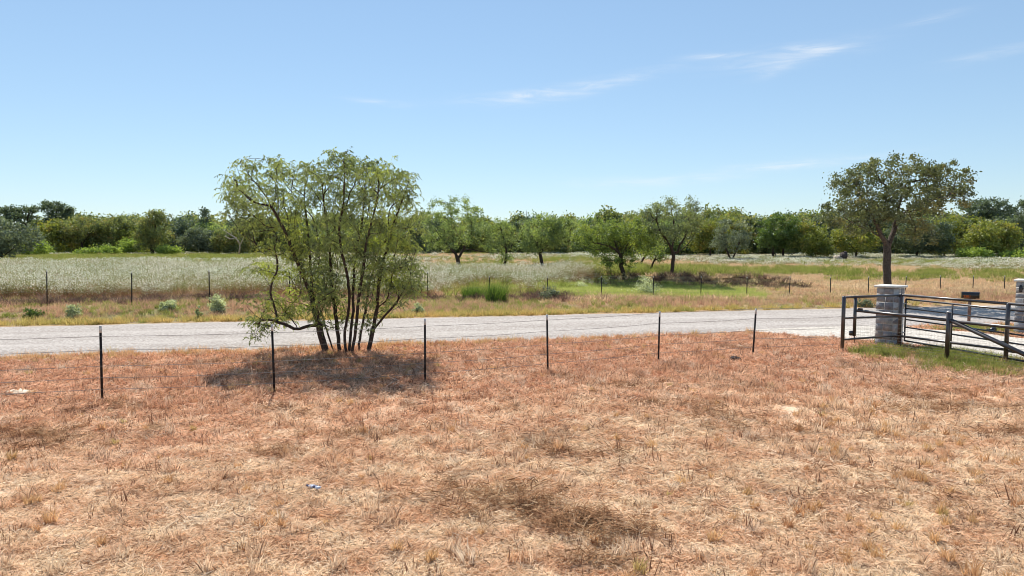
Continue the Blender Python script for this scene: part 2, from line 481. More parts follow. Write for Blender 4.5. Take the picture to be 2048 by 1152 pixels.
def drive_mesh():
    t = np.linspace(0, 9, 70); k = np.arange(10)
    L = np.stack([np.interp(t, k, DL[:, i]) for i in (0, 1)], -1); R = np.stack([np.interp(t, k, DR[:, i]) for i in (0, 1)], -1)
    L[:, 0] += .18 * wob(t * 3, t * 0); R[:, 0] += .18 * wob(t * 3, t * 0 + 4)
    s = np.linspace(0, 1, 16); V = []
    for q in s:
        P = L + (R - L) * q; z = hgt(P[:, 0], P[:, 1]) + .05 + .02 * np.sin(np.pi * q)
        if q in (0.0, 1.0): z = hgt(P[:, 0], P[:, 1]) - .03
        z[0] = -.03
        V.append(np.c_[P, z])
    V = np.concatenate(V); nx = len(t)
    i = np.arange(len(s) - 1)[:, None] * nx; j = np.arange(nx - 1)[None]
    return np_mesh('driveway', V, np.stack([i + j, i + j + nx, i + j + 1 + nx, i + j + 1], -1).reshape(-1, 4), M['drive'], smooth=True)


structure(link('driveway', drive_mesh()), 'white gravel driveway between the stone pillars')


def in_drive(x, y, m=0.0):
    l = np.interp(-y, -DL[:, 1], DL[:, 0]); r = np.interp(-y, -DR[:, 1], DR[:, 0])
    return (x > l - m) & (x < r + m) & (y < 25)


# ------------------------------------------------------------------ scatter ("stuff") through geometry nodes
def scatter(name, label, P, rot, scl, variants, cat=None):
    me = bpy.data.meshes.new(name + '_points'); me.vertices.add(len(P)); me.vertices.foreach_set('co', np.asarray(P, np.float32).ravel())
    a = me.attributes.new('rot', 'FLOAT_VECTOR', 'POINT'); a.data.foreach_set('vector', np.asarray(rot, np.float32).ravel())
    a = me.attributes.new('scl', 'FLOAT_VECTOR', 'POINT'); a.data.foreach_set('vector', np.asarray(scl, np.float32).ravel())
    a = me.attributes.new('idx', 'INT', 'POINT'); a.data.foreach_set('value', np.random.default_rng(len(P)).integers(0, len(variants), len(P)).astype(np.int32))
    o = link(name, me)
    ng = bpy.data.node_groups.new(name + '_nodes', 'GeometryNodeTree'); N = NT(ng)
    ng.interface.new_socket('Geometry', in_out='INPUT', socket_type='NodeSocketGeometry')
    ng.interface.new_socket('Geometry', in_out='OUTPUT', socket_type='NodeSocketGeometry')
    gi = N.n('NodeGroupInput'); go = N.n('NodeGroupOutput')
    g2i = N.n('GeometryNodeGeometryToInstance')
    for v in variants:
        vo = bpy.data.objects.new(v.name, v)
        oi = N.n('GeometryNodeObjectInfo'); oi.inputs['Object'].default_value = vo
        ng.links.new(oi.outputs['Geometry'], g2i.inputs[0])
    f = lambda nm, dt: N.n('GeometryNodeInputNamedAttribute', {0: nm}, data_type=dt).outputs[0]
    m2p = N.n('GeometryNodeMeshToPoints', {0: gi.outputs[0]})
    iop = N.n('GeometryNodeInstanceOnPoints', {'Points': m2p.outputs[0], 'Instance': g2i.outputs[0], 'Pick Instance': True,
              'Instance Index': f('idx', 'INT'), 'Scale': f('scl', 'FLOAT_VECTOR')})
    e2r = N.n('FunctionNodeEulerToRotation', {0: f('rot', 'FLOAT_VECTOR')})
    ng.links.new(e2r.outputs[0], iop.inputs['Rotation'])
    ng.links.new(iop.outputs[0], go.inputs[0])
    md = o.modifiers.new('scatter', 'NODES'); md.node_group = ng
    o['kind'] = 'stuff'; o['label'] = label
    if cat: o['category'] = cat
    return o


def blades(name, mat, rng, n, h, spread, w, lean=.35, flat=0.0, curve=.3, tone=None):
    """n grass blades, each a bent two-segment strip"""
    H = rng.uniform(h[0], h[1], n); th = rng.uniform(0, 6.283, n)
    r = spread * np.sqrt(rng.random(n)); b = np.stack([r * np.cos(th * 3.1), r * np.sin(th * 3.1), np.zeros(n)], -1)
    la = np.abs(rng.normal(lean, .2, n)) if not flat else rng.uniform(1.2, 1.52, n)
    D = np.stack([np.sin(la) * np.cos(th), np.sin(la) * np.sin(th), np.cos(la)], -1)
    if flat: b[:, 2] = rng.uniform(0, flat, n)
    la2 = np.minimum(la + curve, 1.6); D2 = np.stack([np.sin(la2) * np.cos(th), np.sin(la2) * np.sin(th), np.cos(la2)], -1)
    S = np.stack([-np.sin(th), np.cos(th), np.zeros(n)], -1)
    ph = rng.uniform(0, 6.283, n) if not flat else rng.normal(0, .45, n); S = S * np.cos(ph)[:, None] + np.cross(D, S) * np.sin(ph)[:, None]
    W = (w * rng.uniform(.6, 1.4, n))[:, None] / 2
    m = b + D * (H * .55)[:, None]; t = m + D2 * (H * .45)[:, None]
    V = np.stack([b - S * W, b + S * W, m - S * W * .8, m + S * W * .8, t], 1).reshape(-1, 3)
    i = np.arange(n)[:, None] * 5
    Q = i + np.array([[0, 1, 3, 2]]); T = i + np.array([[2, 3, 4]])
    tn = rng.random(n) if tone is None else tone
    return np_mesh(name, V, Q, mat, {'tone': np.repeat(tn, 5)}, T=T)


def leaf_quads(C, A, B, l, w, droop=0.0):
    """diamond leaves: centres C, long axes A, side axes B"""
    l = np.broadcast_to(np.asarray(l, float), (len(C),))[:, None]; w = np.broadcast_to(np.asarray(w, float), (len(C),))[:, None]
    V = np.stack([C - A * l / 2, C + B * w / 2, C + A * l / 2, C - B * w / 2], 1).reshape(-1, 3)
    return V, np.arange(len(C) * 4).reshape(-1, 4)


def unit(v): return v / (np.linalg.norm(v, axis=-1, keepdims=True) + 1e-9)


def rand_unit(rng, n): return unit(rng.normal(size=(n, 3)))


# ------------------------------------------------------------------ trees
def grow(rng, stems, attr, step, tip_r, base_r, curl=.35, min_h=0.0, climb=0.0):
    pos, par, dr, ok = [], [], [], []
    for pts, attach in stems:
        pts = np.asarray(pts, float)
        seg = np.linalg.norm(np.diff(pts, axis=0), axis=1); L = np.concatenate([[0], np.cumsum(seg)])
        n = max(2, int(L[-1] / step) + 1); t = np.linspace(0, L[-1], n)
        # smooth resample
        R = np.stack([np.interp(t, L, pts[:, k]) for k in range(3)], -1)
        if n > 4: R[1:-1] = (R[:-2] + 2 * R[1:-1] + R[2:]) / 4
        R[1:-1] += rng.normal(0, step * .05, R[1:-1].shape)
        p = -1
        if attach and pos: p = int(np.argmin(np.linalg.norm(np.array(pos) - R[0], axis=1)))
        D = unit(np.gradient(R, axis=0))
        for i in range(n):
            if attach and i == 0: continue
            pos.append(R[i]); par.append(p); dr.append(D[i]); ok.append(R[i][2] > min_h); p = len(pos) - 1
    nstem = len(pos)
    P0 = np.array(pos)[np.array(ok)] if any(ok) else np.array(pos)
    order = np.argsort([np.linalg.norm(P0 - a, axis=1).min() for a in attr])
    tips = []
    for ai in order:
        a = attr[ai]; P = np.array(pos); D = np.array(dr)
        d = a - P; dist = np.linalg.norm(d, axis=1) + 1e-6
        cs = (d * D).sum(1) / dist
        cost = dist * (1 + .9 * (1 - cs) + climb * (1 - d[:, 2] / dist)) + np.where(np.array(ok), 0, 1e3)
        k = int(np.argmin(cost)); L = dist[k]
        n = max(2, int(L / step) + 1); t = np.linspace(0, 1, n + 1)[1:, None]
        c = P[k] + D[k] * L * curl + rng.normal(0, .06 * L, 3)
        B = (1 - t) ** 2 * P[k] + 2 * t * (1 - t) * c + t ** 2 * a
        p = k; prev = P[k]
        for b in B:
            pos.append(b); par.append(p); dr.append((b - prev) / (np.linalg.norm(b - prev) + 1e-9)); ok.append(True); prev = b; p = len(pos) - 1
        tips.append(p)
    pos = np.array(pos); par = np.array(par); n = len(pos)
    cnt = np.zeros(n); haschild = np.zeros(n, bool); haschild[par[par >= 0]] = True
    for i in range(n - 1, -1, -1):
        if not haschild[i]: cnt[i] += 1
        if par[i] >= 0: cnt[par[i]] += cnt[i]
    tot = max(cnt[par < 0].max(), 2)
    g = math.log(base_r / tip_r) / math.log(tot)
    R = tip_r * cnt ** g
    mb = MB(); done = np.zeros(n, bool)
    leaves = [i for i in range(n) if not haschild[i]]
    leaves.sort(key=lambda i: -i)
    # thick chains first: follow the largest child
    kids = [[] for _ in range(n)]
    for i in range(n):
        if par[i] >= 0: kids[par[i]].append(i)
    stack = [(i, None) for i in range(n) if par[i] < 0]
    while stack:
        i, pr = stack.pop()
        ch = [] if pr is None else [pr]
        j = i
        while True:
            ch.append(j)
            if not kids[j]: break
            ks = sorted(kids[j], key=lambda q: -cnt[q])
            for q in ks[1:]: stack.append((q, j))
            j = ks[0]
        if len(ch) < 2: continue
        rr = R[ch].copy()
        if pr is not None: rr[0] = min(rr[0], rr[1] * 1.25)
        rr[-1] *= .5
        mb.tube(pos[ch], rr, 7 if rr.max() > .05 else (5 if rr.max() > .02 else 3), cap=rr.max() > .03)
    return mb, pos


def leaf_cloud(rng, C, n_each, sig, l, w, droop=.0, flatness=0.0):
    C = np.asarray(C); ne = rng.poisson(n_each, len(C)); idx = np.repeat(np.arange(len(C)), ne)
    N = len(idx)
    sg = np.asarray(sig) * np.ones(3)
    # each clump is a few sprays
    ctr = C[idx] + rng.normal(size=(N, 3)) * sg * rng.uniform(.5, 1.2, (len(C), 1))[idx]
    A = rand_unit(rng, N)
    if droop: A = unit(A * (1 - droop) + np.array([0, 0, -1]) * droop * rng.uniform(.6, 1.2, (N, 1)))
    B = unit(np.cross(A, rand_unit(rng, N)))
    ll = l * rng.uniform(.6, 1.4, N); ww = w * rng.uniform(.6, 1.4, N)
    V, Q = leaf_quads(ctr, A, B, ll, ww)
    tone = np.clip(rng.normal(.5, .2, len(C))[idx] + rng.normal(0, .22, N), 0, 1)
    return V, Q, np.repeat(tone, 4)


def spray_cloud(rng, C, n_spray, length, n_leaf, l, w):
    """hanging feathery sprays: each spray leaves the twig, arches over and droops, with narrow leaflets along it"""
    C = np.asarray(C); ns = rng.poisson(n_spray, len(C)); idx = np.repeat(np.arange(len(C)), ns); S = len(idx)
    th = rng.uniform(0, 6.283, S); up = rng.uniform(-.3, 1.5, S); L = length * rng.uniform(.6, 1.3, S)
    D = unit(np.stack([np.cos(th), np.sin(th), up], -1))
    o = C[idx] + rng.normal(0, .07, (S, 3))
    t = np.tile(np.linspace(.12, 1, n_leaf), (S, 1)) + rng.normal(0, .04, (S, n_leaf))
    P = o[:, None] + D[:, None] * (L[:, None] * t)[..., None]; P[..., 2] -= (L[:, None] * .6 * t ** 2.2)
    T = D[:, None] * np.ones((S, n_leaf, 1)); T = T + np.array([0, 0, -1.0]) * (1.5 * t)[..., None]; T = unit(T)
    P = P.reshape(-1, 3); T = T.reshape(-1, 3); N = len(P)
    A = unit(T * .8 + rand_unit(rng, N) * .6 + np.array([0, 0, -.35])); B = unit(np.cross(A, rand_unit(rng, N)))
    V, Q = leaf_quads(P + A * l * .4, A, B, l * rng.uniform(.6, 1.4, N), w * rng.uniform(.6, 1.4, N))
    tone = np.repeat(np.clip(rng.normal(.5, .22, len(C))[idx] + rng.normal(0, .12, S), 0, 1), n_leaf) + rng.normal(0, .12, N)
    return V, Q, np.repeat(np.clip(tone, 0, 1), 4)


def inside(poly, x, y):
    x = np.asarray(x); y = np.asarray(y); c = np.zeros(x.shape, bool); n = len(poly)
    for i in range(n):
        x1, y1 = poly[i]; x2, y2 = poly[(i + 1) % n]
        c ^= ((y1 > y) != (y2 > y)) & (x < (x2 - x1) * (y - y1) / (y2 - y1 + 1e-9) + x1)
    return c


def crown_points(rng, shapes, Y, n, depth, holes=(), jitter=0.0):
    """points of the crown: shapes are outlines (list of pixel points) or ellipses (cx,cy,rx,ry) traced at distance Y; depth is the half thickness in metres"""
    out = []
    areas = []
    for s in shapes:
        if len(s) == 4 and np.isscalar(s[0]): areas.append(math.pi * s[2] * s[3])
        else:
            p = np.array(s); areas.append(.5 * abs(np.dot(p[:, 0], np.roll(p[:, 1], 1)) - np.dot(p[:, 1], np.roll(p[:, 0], 1))))
    for s, ar in zip(shapes, areas):
        k = max(6, int(n * ar / sum(areas))); got = 0; tries = 0
        if len(s) == 4 and np.isscalar(s[0]):
            cx, cy, rx, ry = s
            while got < k:
                q = rng.uniform(-1, 1, 3); r = np.linalg.norm(q)
                if r > 1 or (r < .5 and rng.random() < .6): continue
                q3 = atY(cx + q[0] * rx, cy + q[1] * ry, Y); q3[1] += q[2] * min(depth, rx / F * Y * 1.0)
                out.append(q3); got += 1
        else:
            p = np.array(s); lo, hi = p.min(0), p.max(0); c = p.mean(0)
            while got < k and tries < 40 * k:
                tries += 1
                x, y = rng.uniform(lo, hi)
                if not inside(s, x, y): continue
                bad = False
                for hx, hy, hr in holes:
                    if math.hypot(x - hx, (y - hy)) < hr and rng.random() < .85: bad = True
                if bad: continue
                ed = min(1.0, 2.0 * min(abs(x - lo[0]), abs(x - hi[0])) / (hi[0] - lo[0]) + .15)
                q3 = atY(x, y, Y); q3[1] += rng.uniform(-1, 1) * depth * math.sqrt(ed)
                out.append(q3); got += 1
    out = np.array(out)
    if jitter: out += rng.normal(0, jitter, out.shape)
    return out


def tree_px(name, label, cat, seed, Y, stems, shapes, n, depth, leafm, nleaf, sig, l, w, bark='bark', base_r=.12, tip_r=.006,
            step=.3, droop=.25, group=None, holes=(), lean=None, min_h=.5, curl=.35, bare=0.0, spray=None, climb=0.0):
    rng = np.random.default_rng(seed)
    S = []
    for st in stems:
        att = len(st) > 1 and st[0] == 'on'
        pts = st[1:] if att else st
        P = []
        for q in pts:
            p = atY(q[0], q[1], Y + (q[2] if len(q) > 2 else 0)); P.append(p)
        S.append((np.array(P), att))
    S[0][0][0][2] -= .0
    base = S[0][0][0].copy()
    g = float(hgt(base[0], base[1]))
    for P, att in S:                                     # root the stems in the ground
        if not att:
            P[0][2] = min(P[0][2], float(hgt(P[0][0], P[0][1])) - .05)
    A = crown_points(rng, shapes, Y, n, depth, holes)
    A = A[A[:, 2] > g + .15]
    root = thing(name, label, cat, (base[0], base[1], g), 0, group)
    off = np.array([base[0], base[1], g])
    mb, pos = grow(rng, [(P - off, a) for P, a in S], A - off, step, tip_r, base_r, curl, min_h, climb)
    mb.build('trunk', M[bark], root, True)
    A2 = A if not bare else A[rng.random(len(A)) > bare]
    if spray: V, Q, tone = spray_cloud(rng, A2 - off, *spray)
    else: V, Q, tone = leaf_cloud(rng, A2 - off, nleaf, sig, l, w, droop)
    link('crown', np_mesh('crown', V, Q, M[leafm], {'tone': tone}), root)
    return root


# --- the many-stemmed mesquite by the fence
stemsA = [
    [(655, 706), (641, 665), (633, 632), (625, 600), (617, 578, -.1), (600, 538, -.3), (583, 497, -.5), (567, 455, -.6), (546, 417, -.7), (525, 384, -.8), (500, 352, -.8)],
    ['on', (626, 603), (624, 572, .1), (621, 530, .3), (617, 480, .5), (612, 426, .7), (608, 384, .8), (619, 342, .9)],
    [(668, 703, .3), (654, 662, .5), (645, 632, .7), (636, 600, .8), (634, 560, 1.0), (640, 500, 1.2), (630, 440, 1.3), (580, 380, 1.3)],
    [(680, 704, .1), (675, 660, .2), (672, 625, .3), (665, 590, .4), (662, 545, .3), (658, 480, .1), (650, 426, 0), (645, 384, 0), (650, 342, 0)],
    [(692, 708, -.1), (689, 680, -.1), (690, 655, -.1), (697, 625, -.2), (699, 595, -.3), (695, 550, -.4), (683, 505, -.5), (677, 460, -.6), (687, 405, -.7), (690, 345, -.7), (688, 315, -.7)],
    [(697, 709, -.1), (700, 680, 0), (704, 645, .1), (708, 615, .2), (705, 590, .3), (708, 540, .5), (717, 476, .7), (725, 438, .8), (729, 384, .9), (733, 334, .9)],
    [(702, 709, -.2), (707, 690, -.2), (712, 650, -.3), (716, 610, -.4), (720, 575, -.5), (726, 540, -.6), (733, 480, -.8), (750, 422, -1.0), (758, 376, -1.1), (754, 335, -1.1)],
    [(716, 705, .3), (719, 680, .4), (723, 655, .5), (731, 625, .6), (733, 605, .7), (740, 560, .9), (765, 500, 1.2)],
    [(736, 707, .1), (740, 690, .1), (745, 660, .1), (754, 620, .1), (757, 580, 0), (762, 530, 0), (779, 488, -.2), (787, 447, -.3), (804, 401, -.4), (821, 355, -.5)],
    ['on', (745, 662), (762, 640, -.1), (778, 622, -.3), (795, 603, -.4), (806, 583, -.6), (820, 560, -.7), (832, 528, -.8)],
    ['on', (638, 652), (615, 650, -.2), (597, 661, -.4), (580, 653, -.5), (560, 645, -.6), (540, 638, -.7), (524, 640, -.7)],
    ['on', (597, 661), (585, 640, -.6), (568, 620, -.8), (556, 606, -.9)],
    ['on', (618, 580), (596, 562, -.4), (565, 548, -.6), (535, 543, -.7), (510, 536, -.7)],
    ['on', (630, 618), (600, 605, -.3), (585, 606, -.4), (560, 600, -.4)],
    ['on', (712, 652), (700, 635, -.5), (683, 610, -.6), (686, 600, -.6)],
]
crownA = [
    [(470, 332), (500, 335), (545, 313), (570, 330), (600, 325), (625, 335), (640, 345), (640, 420), (625, 480), (600, 520), (560, 510), (520, 485), (480, 455), (455, 405)],
    [(640, 330), (660, 310), (700, 303), (745, 315), (780, 330), (825, 345), (835, 400), (848, 440), (840, 500), (820, 520), (780, 480), (740, 500), (690, 490), (650, 460)],
    [(560, 500), (640, 470), (740, 480), (835, 490), (845, 560), (810, 590), (770, 570), (740, 590), (700, 575), (640, 585), (600, 560)],
    [(500, 535), (530, 525), (575, 545), (560, 560), (520, 555)],
    [(515, 590), (550, 580), (590, 590), (620, 615), (590, 630), (560, 640), (560, 665), (515, 665), (505, 640)],
    [(790, 560), (835, 540), (848, 575), (825, 605), (795, 610)],
    [(640, 590), (680, 585), (690, 640), (660, 660), (640, 630)],
    [(735, 600), (775, 590), (770, 640), (740, 650)],
    [(600, 545), (660, 540), (668, 620), (645, 625), (610, 590)],
]
tree_px('mesquite_tree', 'large many-stemmed mesquite tree beside the road, casting shade on the wire fence', 'tree', 11, 18.75,
        stemsA, crownA, 930, 1.5, 'mesq', 150, (.13, .13, .15), .105, .02, 'bark', .095, .0062, .14, .42, climb=1.0, spray=(9.5, .25, 10, .085, .021),
        holes=[(628, 440, 26), (655, 400, 14), (545, 360, 12), (590, 445, 16), (760, 440, 14), (720, 560, 16), (800, 470, 12), (612, 395, 10)], min_h=.9)

# --- the oak beyond the road, seen over the stone pillar
oak_out = [(1669, 363), (1686, 344), (1726, 325), (1767, 314), (1794, 310), (1831, 322), (1869, 333), (1901, 344), (1920, 363), (1936, 395), (1931, 408),
           (1901, 416), (1869, 419), (1850, 438), (1815, 450), (1785, 440), (1745, 440), (1700, 405)]
oak_low = [(1654, 408), (1690, 400), (1745, 430), (1755, 460), (1721, 474), (1681, 462), (1659, 441)]
oak_low2 = [(1800, 440), (1850, 440), (1845, 470), (1815, 490), (1795, 470)]
tree_px('oak_tree', 'tall dark olive oak with a bare trunk rising behind the near stone pillar', 'tree', 21, 33.6,
        [[(1777, 606), (1775, 570), (1773, 530), (1775, 500), (1774, 488), (1764, 474, -.2), (1752, 450, -.5), (1735, 415, -.8), (1715, 380, -1)],
         ['on', (1775, 490), (1787, 466, .3), (1793, 435, .5), (1800, 400, .7), (1815, 360, .9)],
         ['on', (1755, 455), (1768, 420, .2), (1775, 375, .4), (1780, 335, .5)],
         ['on', (1793, 440), (1830, 410, -.5), (1865, 398, -.9), (1905, 395, -1.1)],
         ['on', (1764, 476), (1740, 462, -.6), (1710, 448, -.9), (1680, 430, -1.0)]],
        [oak_out, oak_low, oak_low2], 330, 2.4, 'oak', 66, (.17, .17, .12), .13, .07, 'oak_bark', .185, .008, .25, .1,
        holes=[(1735, 385, 12), (1755, 360, 10), (1800, 360, 9), (1830, 375, 8), (1700, 372, 8), (1865, 360, 7), (1860, 410, 14), (1785, 395, 8)], min_h=2.5)


def simple_tree(name, label, seed, base, crown, leafm, n, nleaf, Y=None, stems=None, depth=None, sig=.28, l=.2, w=.1, base_r=.14, bark='bark', holes=(), droop=.2, group=None, cat='tree', step=.4, bare=0, min_h=.6, fork=2):
    rng = np.random.default_rng(seed + 900)
    if Y is None: Y = at(*base)[1]
    cx = np.mean([c[0] if np.isscalar(c[0]) else np.mean([q[0] for q in c]) for c in crown]); cy = np.mean([c[1] if np.isscalar(c[0]) else np.mean([q[1] for q in c]) for c in crown])
    if stems is None:
        bx, by = base; fx, fy = bx + (cx - bx) * .35, by + (cy - by) * .45
        stems = [[(bx, by), ((bx + fx) / 2 + rng.normal(0, 1.5), (by + fy) / 2), (fx, fy), (cx + rng.normal(0, 6), cy)]]
        for k in range(fork):
            sx = (-1) ** k * rng.uniform(.5, 1.0) * 22
            stems.append(['on', (fx, fy + rng.uniform(0, 8)), (fx + sx * .6, (fy + cy) / 2, rng.normal(0, .6)), (fx + sx * 1.3, cy - 5, rng.normal(0, 1))])
    if depth is None: depth = 60 / F * Y
    return tree_px(name, label, cat, seed, Y, stems, crown, n, depth, leafm, nleaf, (sig, sig, sig * .8), l, w, bark, base_r, .012, step, droop, group, holes, min_h=min_h, bare=bare)


G1 = 'mesquite trees standing in the weedy field'
simple_tree('mesquite_tree', 'wide mesquite with forked trunk, first in the field right of the big tree', 31, (918, 541),
            [[(848, 420), (870, 398), (895, 405), (915, 398), (935, 395), (960, 415), (978, 440), (985, 480), (1000, 505), (975, 505), (940, 490), (900, 492), (860, 500), (842, 460)]],
            'mesq_far', 190, 58, stems=[[(919, 541), (917, 525), (914, 512), (905, 500, -.3), (890, 485, -.6), (872, 460, -.8)], ['on', (917, 520), (922, 505, .3), (932, 490, .6), (945, 460, .9), (940, 420, 1)],
            ['on', (930, 497), (950, 500, -.5), (975, 505, -.8), (1000, 508, -1)], ['on', (908, 502), (905, 470, .4), (902, 430, .6)]], depth=2.6, sig=.24, l=.2, w=.075, base_r=.2, group=G1, holes=[(893, 432, 6), (915, 445, 6)])
simple_tree('mesquite_tree', 'small thin mesquite with leaning trunk, second in the field right of the big tree', 32, (1008, 539), [(1002, 470, 36, 34), (1012, 510, 16, 14)],
            'mesq_far', 95, 48, stems=[[(1007, 539), (1011, 520), (1014, 505), (1008, 480), (1000, 450)], ['on', (1013, 508), (1030, 480, .4), (1040, 460, .6)]], sig=.24, l=.19, w=.07, base_r=.1, group=G1, depth=2)
simple_tree('mesquite_tree', 'mesquite with single curved trunk and round crown in the middle of the field', 33, (1087, 544), [(1085, 463, 52, 34), (1120, 458, 35, 28), (1060, 490, 25, 16)],
            'mesq_far', 180, 55, stems=[[(1087, 544), (1084, 525), (1080, 508), (1078, 495), (1068, 480, -.4), (1055, 460, -.6)], ['on', (1080, 503), (1092, 490, .3), (1115, 483, .5), (1135, 470, .6)], ['on', (1079, 497), (1084, 470, .3), (1090, 440, .5)]], sig=.24, l=.2, w=.075, base_r=.15, group=G1, depth=2.5)
simple_tree('mesquite_tree', 'bright green mesquite leaning over the dark bank, with thick black trunk', 34, (1249, 558), [(1195, 470, 50, 30), (1250, 462, 50, 26), (1290, 478, 28, 26), (1205, 500, 30, 12), (1225, 522, 24, 14), (1258, 520, 14, 22)],
            'mesq_bright', 260, 52, Y=47.4, stems=[[(1250, 560), (1246, 545), (1241, 528), (1243, 510), (1230, 497, -.3), (1205, 488, -.7), (1180, 485, -.9)], ['on', (1242, 515), (1250, 495, .4), (1265, 475, .7), (1280, 455, .9)], ['on', (1241, 522), (1225, 520, -.6), (1205, 522, -.9)], ['on', (1236, 500), (1225, 475, .3), (1220, 455, .5)]], sig=.2, l=.16, w=.06, base_r=.15, group=G1, depth=2.2, step=.3)
simple_tree('mesquite_tree', 'slim leaning mesquite sapling with pale bare limb, between the two field trees by the bank', 35, (1299, 550), [(1300, 500, 26, 15), (1318, 515, 16, 10)], 'mesq_bright', 46, 34, Y=52,
            stems=[[(1298, 551), (1302, 535), (1310, 518), (1313, 508), (1325, 500)], ['on', (1310, 517), (1322, 517, -.2), (1335, 513, -.3)], ['on', (1311, 513), (1298, 505), (1270, 503)]], sig=.2, l=.16, w=.06, base_r=.07, group=G1, depth=1.2, step=.3)
simple_tree('mesquite_tree', 'short tilted mesquite half hidden behind the bank trees', 36, (1282, 528), [(1295, 488, 34, 22)], 'mesq_bright', 60, 46, stems=[[(1281, 529), (1287, 516), (1294, 508), (1300, 490)]], sig=.25, l=.2, w=.08, base_r=.14, group=G1, depth=2)
simple_tree('mesquite_tree', 'tall upright mesquite with forked crown right of the dark bank', 37, (1343, 558),
            [[(1282, 425), (1310, 405), (1335, 393), (1352, 405), (1362, 425), (1368, 398), (1385, 395), (1398, 420), (1402, 460), (1392, 480), (1360, 478), (1330, 485), (1305, 475), (1285, 455)]],
            'mesq_grey', 200, 48, Y=48, stems=[[(1343, 558), (1345, 535), (1347, 515), (1345, 500), (1333, 480, -.3), (1320, 462, -.6), (1312, 440, -.8)], ['on', (1348, 508), (1365, 500, .3), (1380, 485, .5), (1390, 465, .6)], ['on', (1344, 497), (1350, 465, .3), (1345, 430, .5), (1340, 405, .5)], ['on', (1352, 505), (1372, 470, -.4), (1380, 420, -.5)]],
            sig=.19, l=.15, w=.055, base_r=.13, group=G1, depth=2.0, step=.3, holes=[(1359, 410, 6), (1330, 450, 6)])
simple_tree('mesquite_tree', 'grey green mesquite with long low limb trailing right, at mid field', 38, (1463, 522), [(1462, 470, 38, 34), (1440, 490, 22, 16), (1485, 482, 20, 20)], 'grey', 130, 46,
            stems=[[(1462, 522), (1457, 510), (1452, 498), (1445, 480), (1440, 465)], ['on', (1463, 520), (1470, 508), (1480, 480), (1478, 455)], ['on', (1468, 512), (1490, 509), (1505, 513), (1515, 520), (1524, 516)]], sig=.3, l=.26, w=.12, base_r=.2, group=G1, depth=3.5)
simple_tree('green_tree', 'dense bright green round tree with several dark trunks at mid field', 39, (1547, 518), [(1560, 458, 44, 32), (1540, 480, 28, 22), (1580, 482, 26, 22)], 'green', 190, 70,
            stems=[[(1546, 519), (1546, 500), (1548, 475), (1550, 455)], [(1566, 519, .5), (1566, 500, .5), (1570, 470, .6), (1575, 450, .6)], [(1556, 518, -.5), (1550, 508, -.5), (1545, 500, -.6), (1530, 480)], [(1572, 519, .2), (1582, 510, .2), (1594, 504, .2), (1600, 488)], [(1536, 517, .2), (1528, 507, .2), (1524, 498, .2)]], sig=.34, l=.3, w=.17, base_r=.2, depth=3.5)

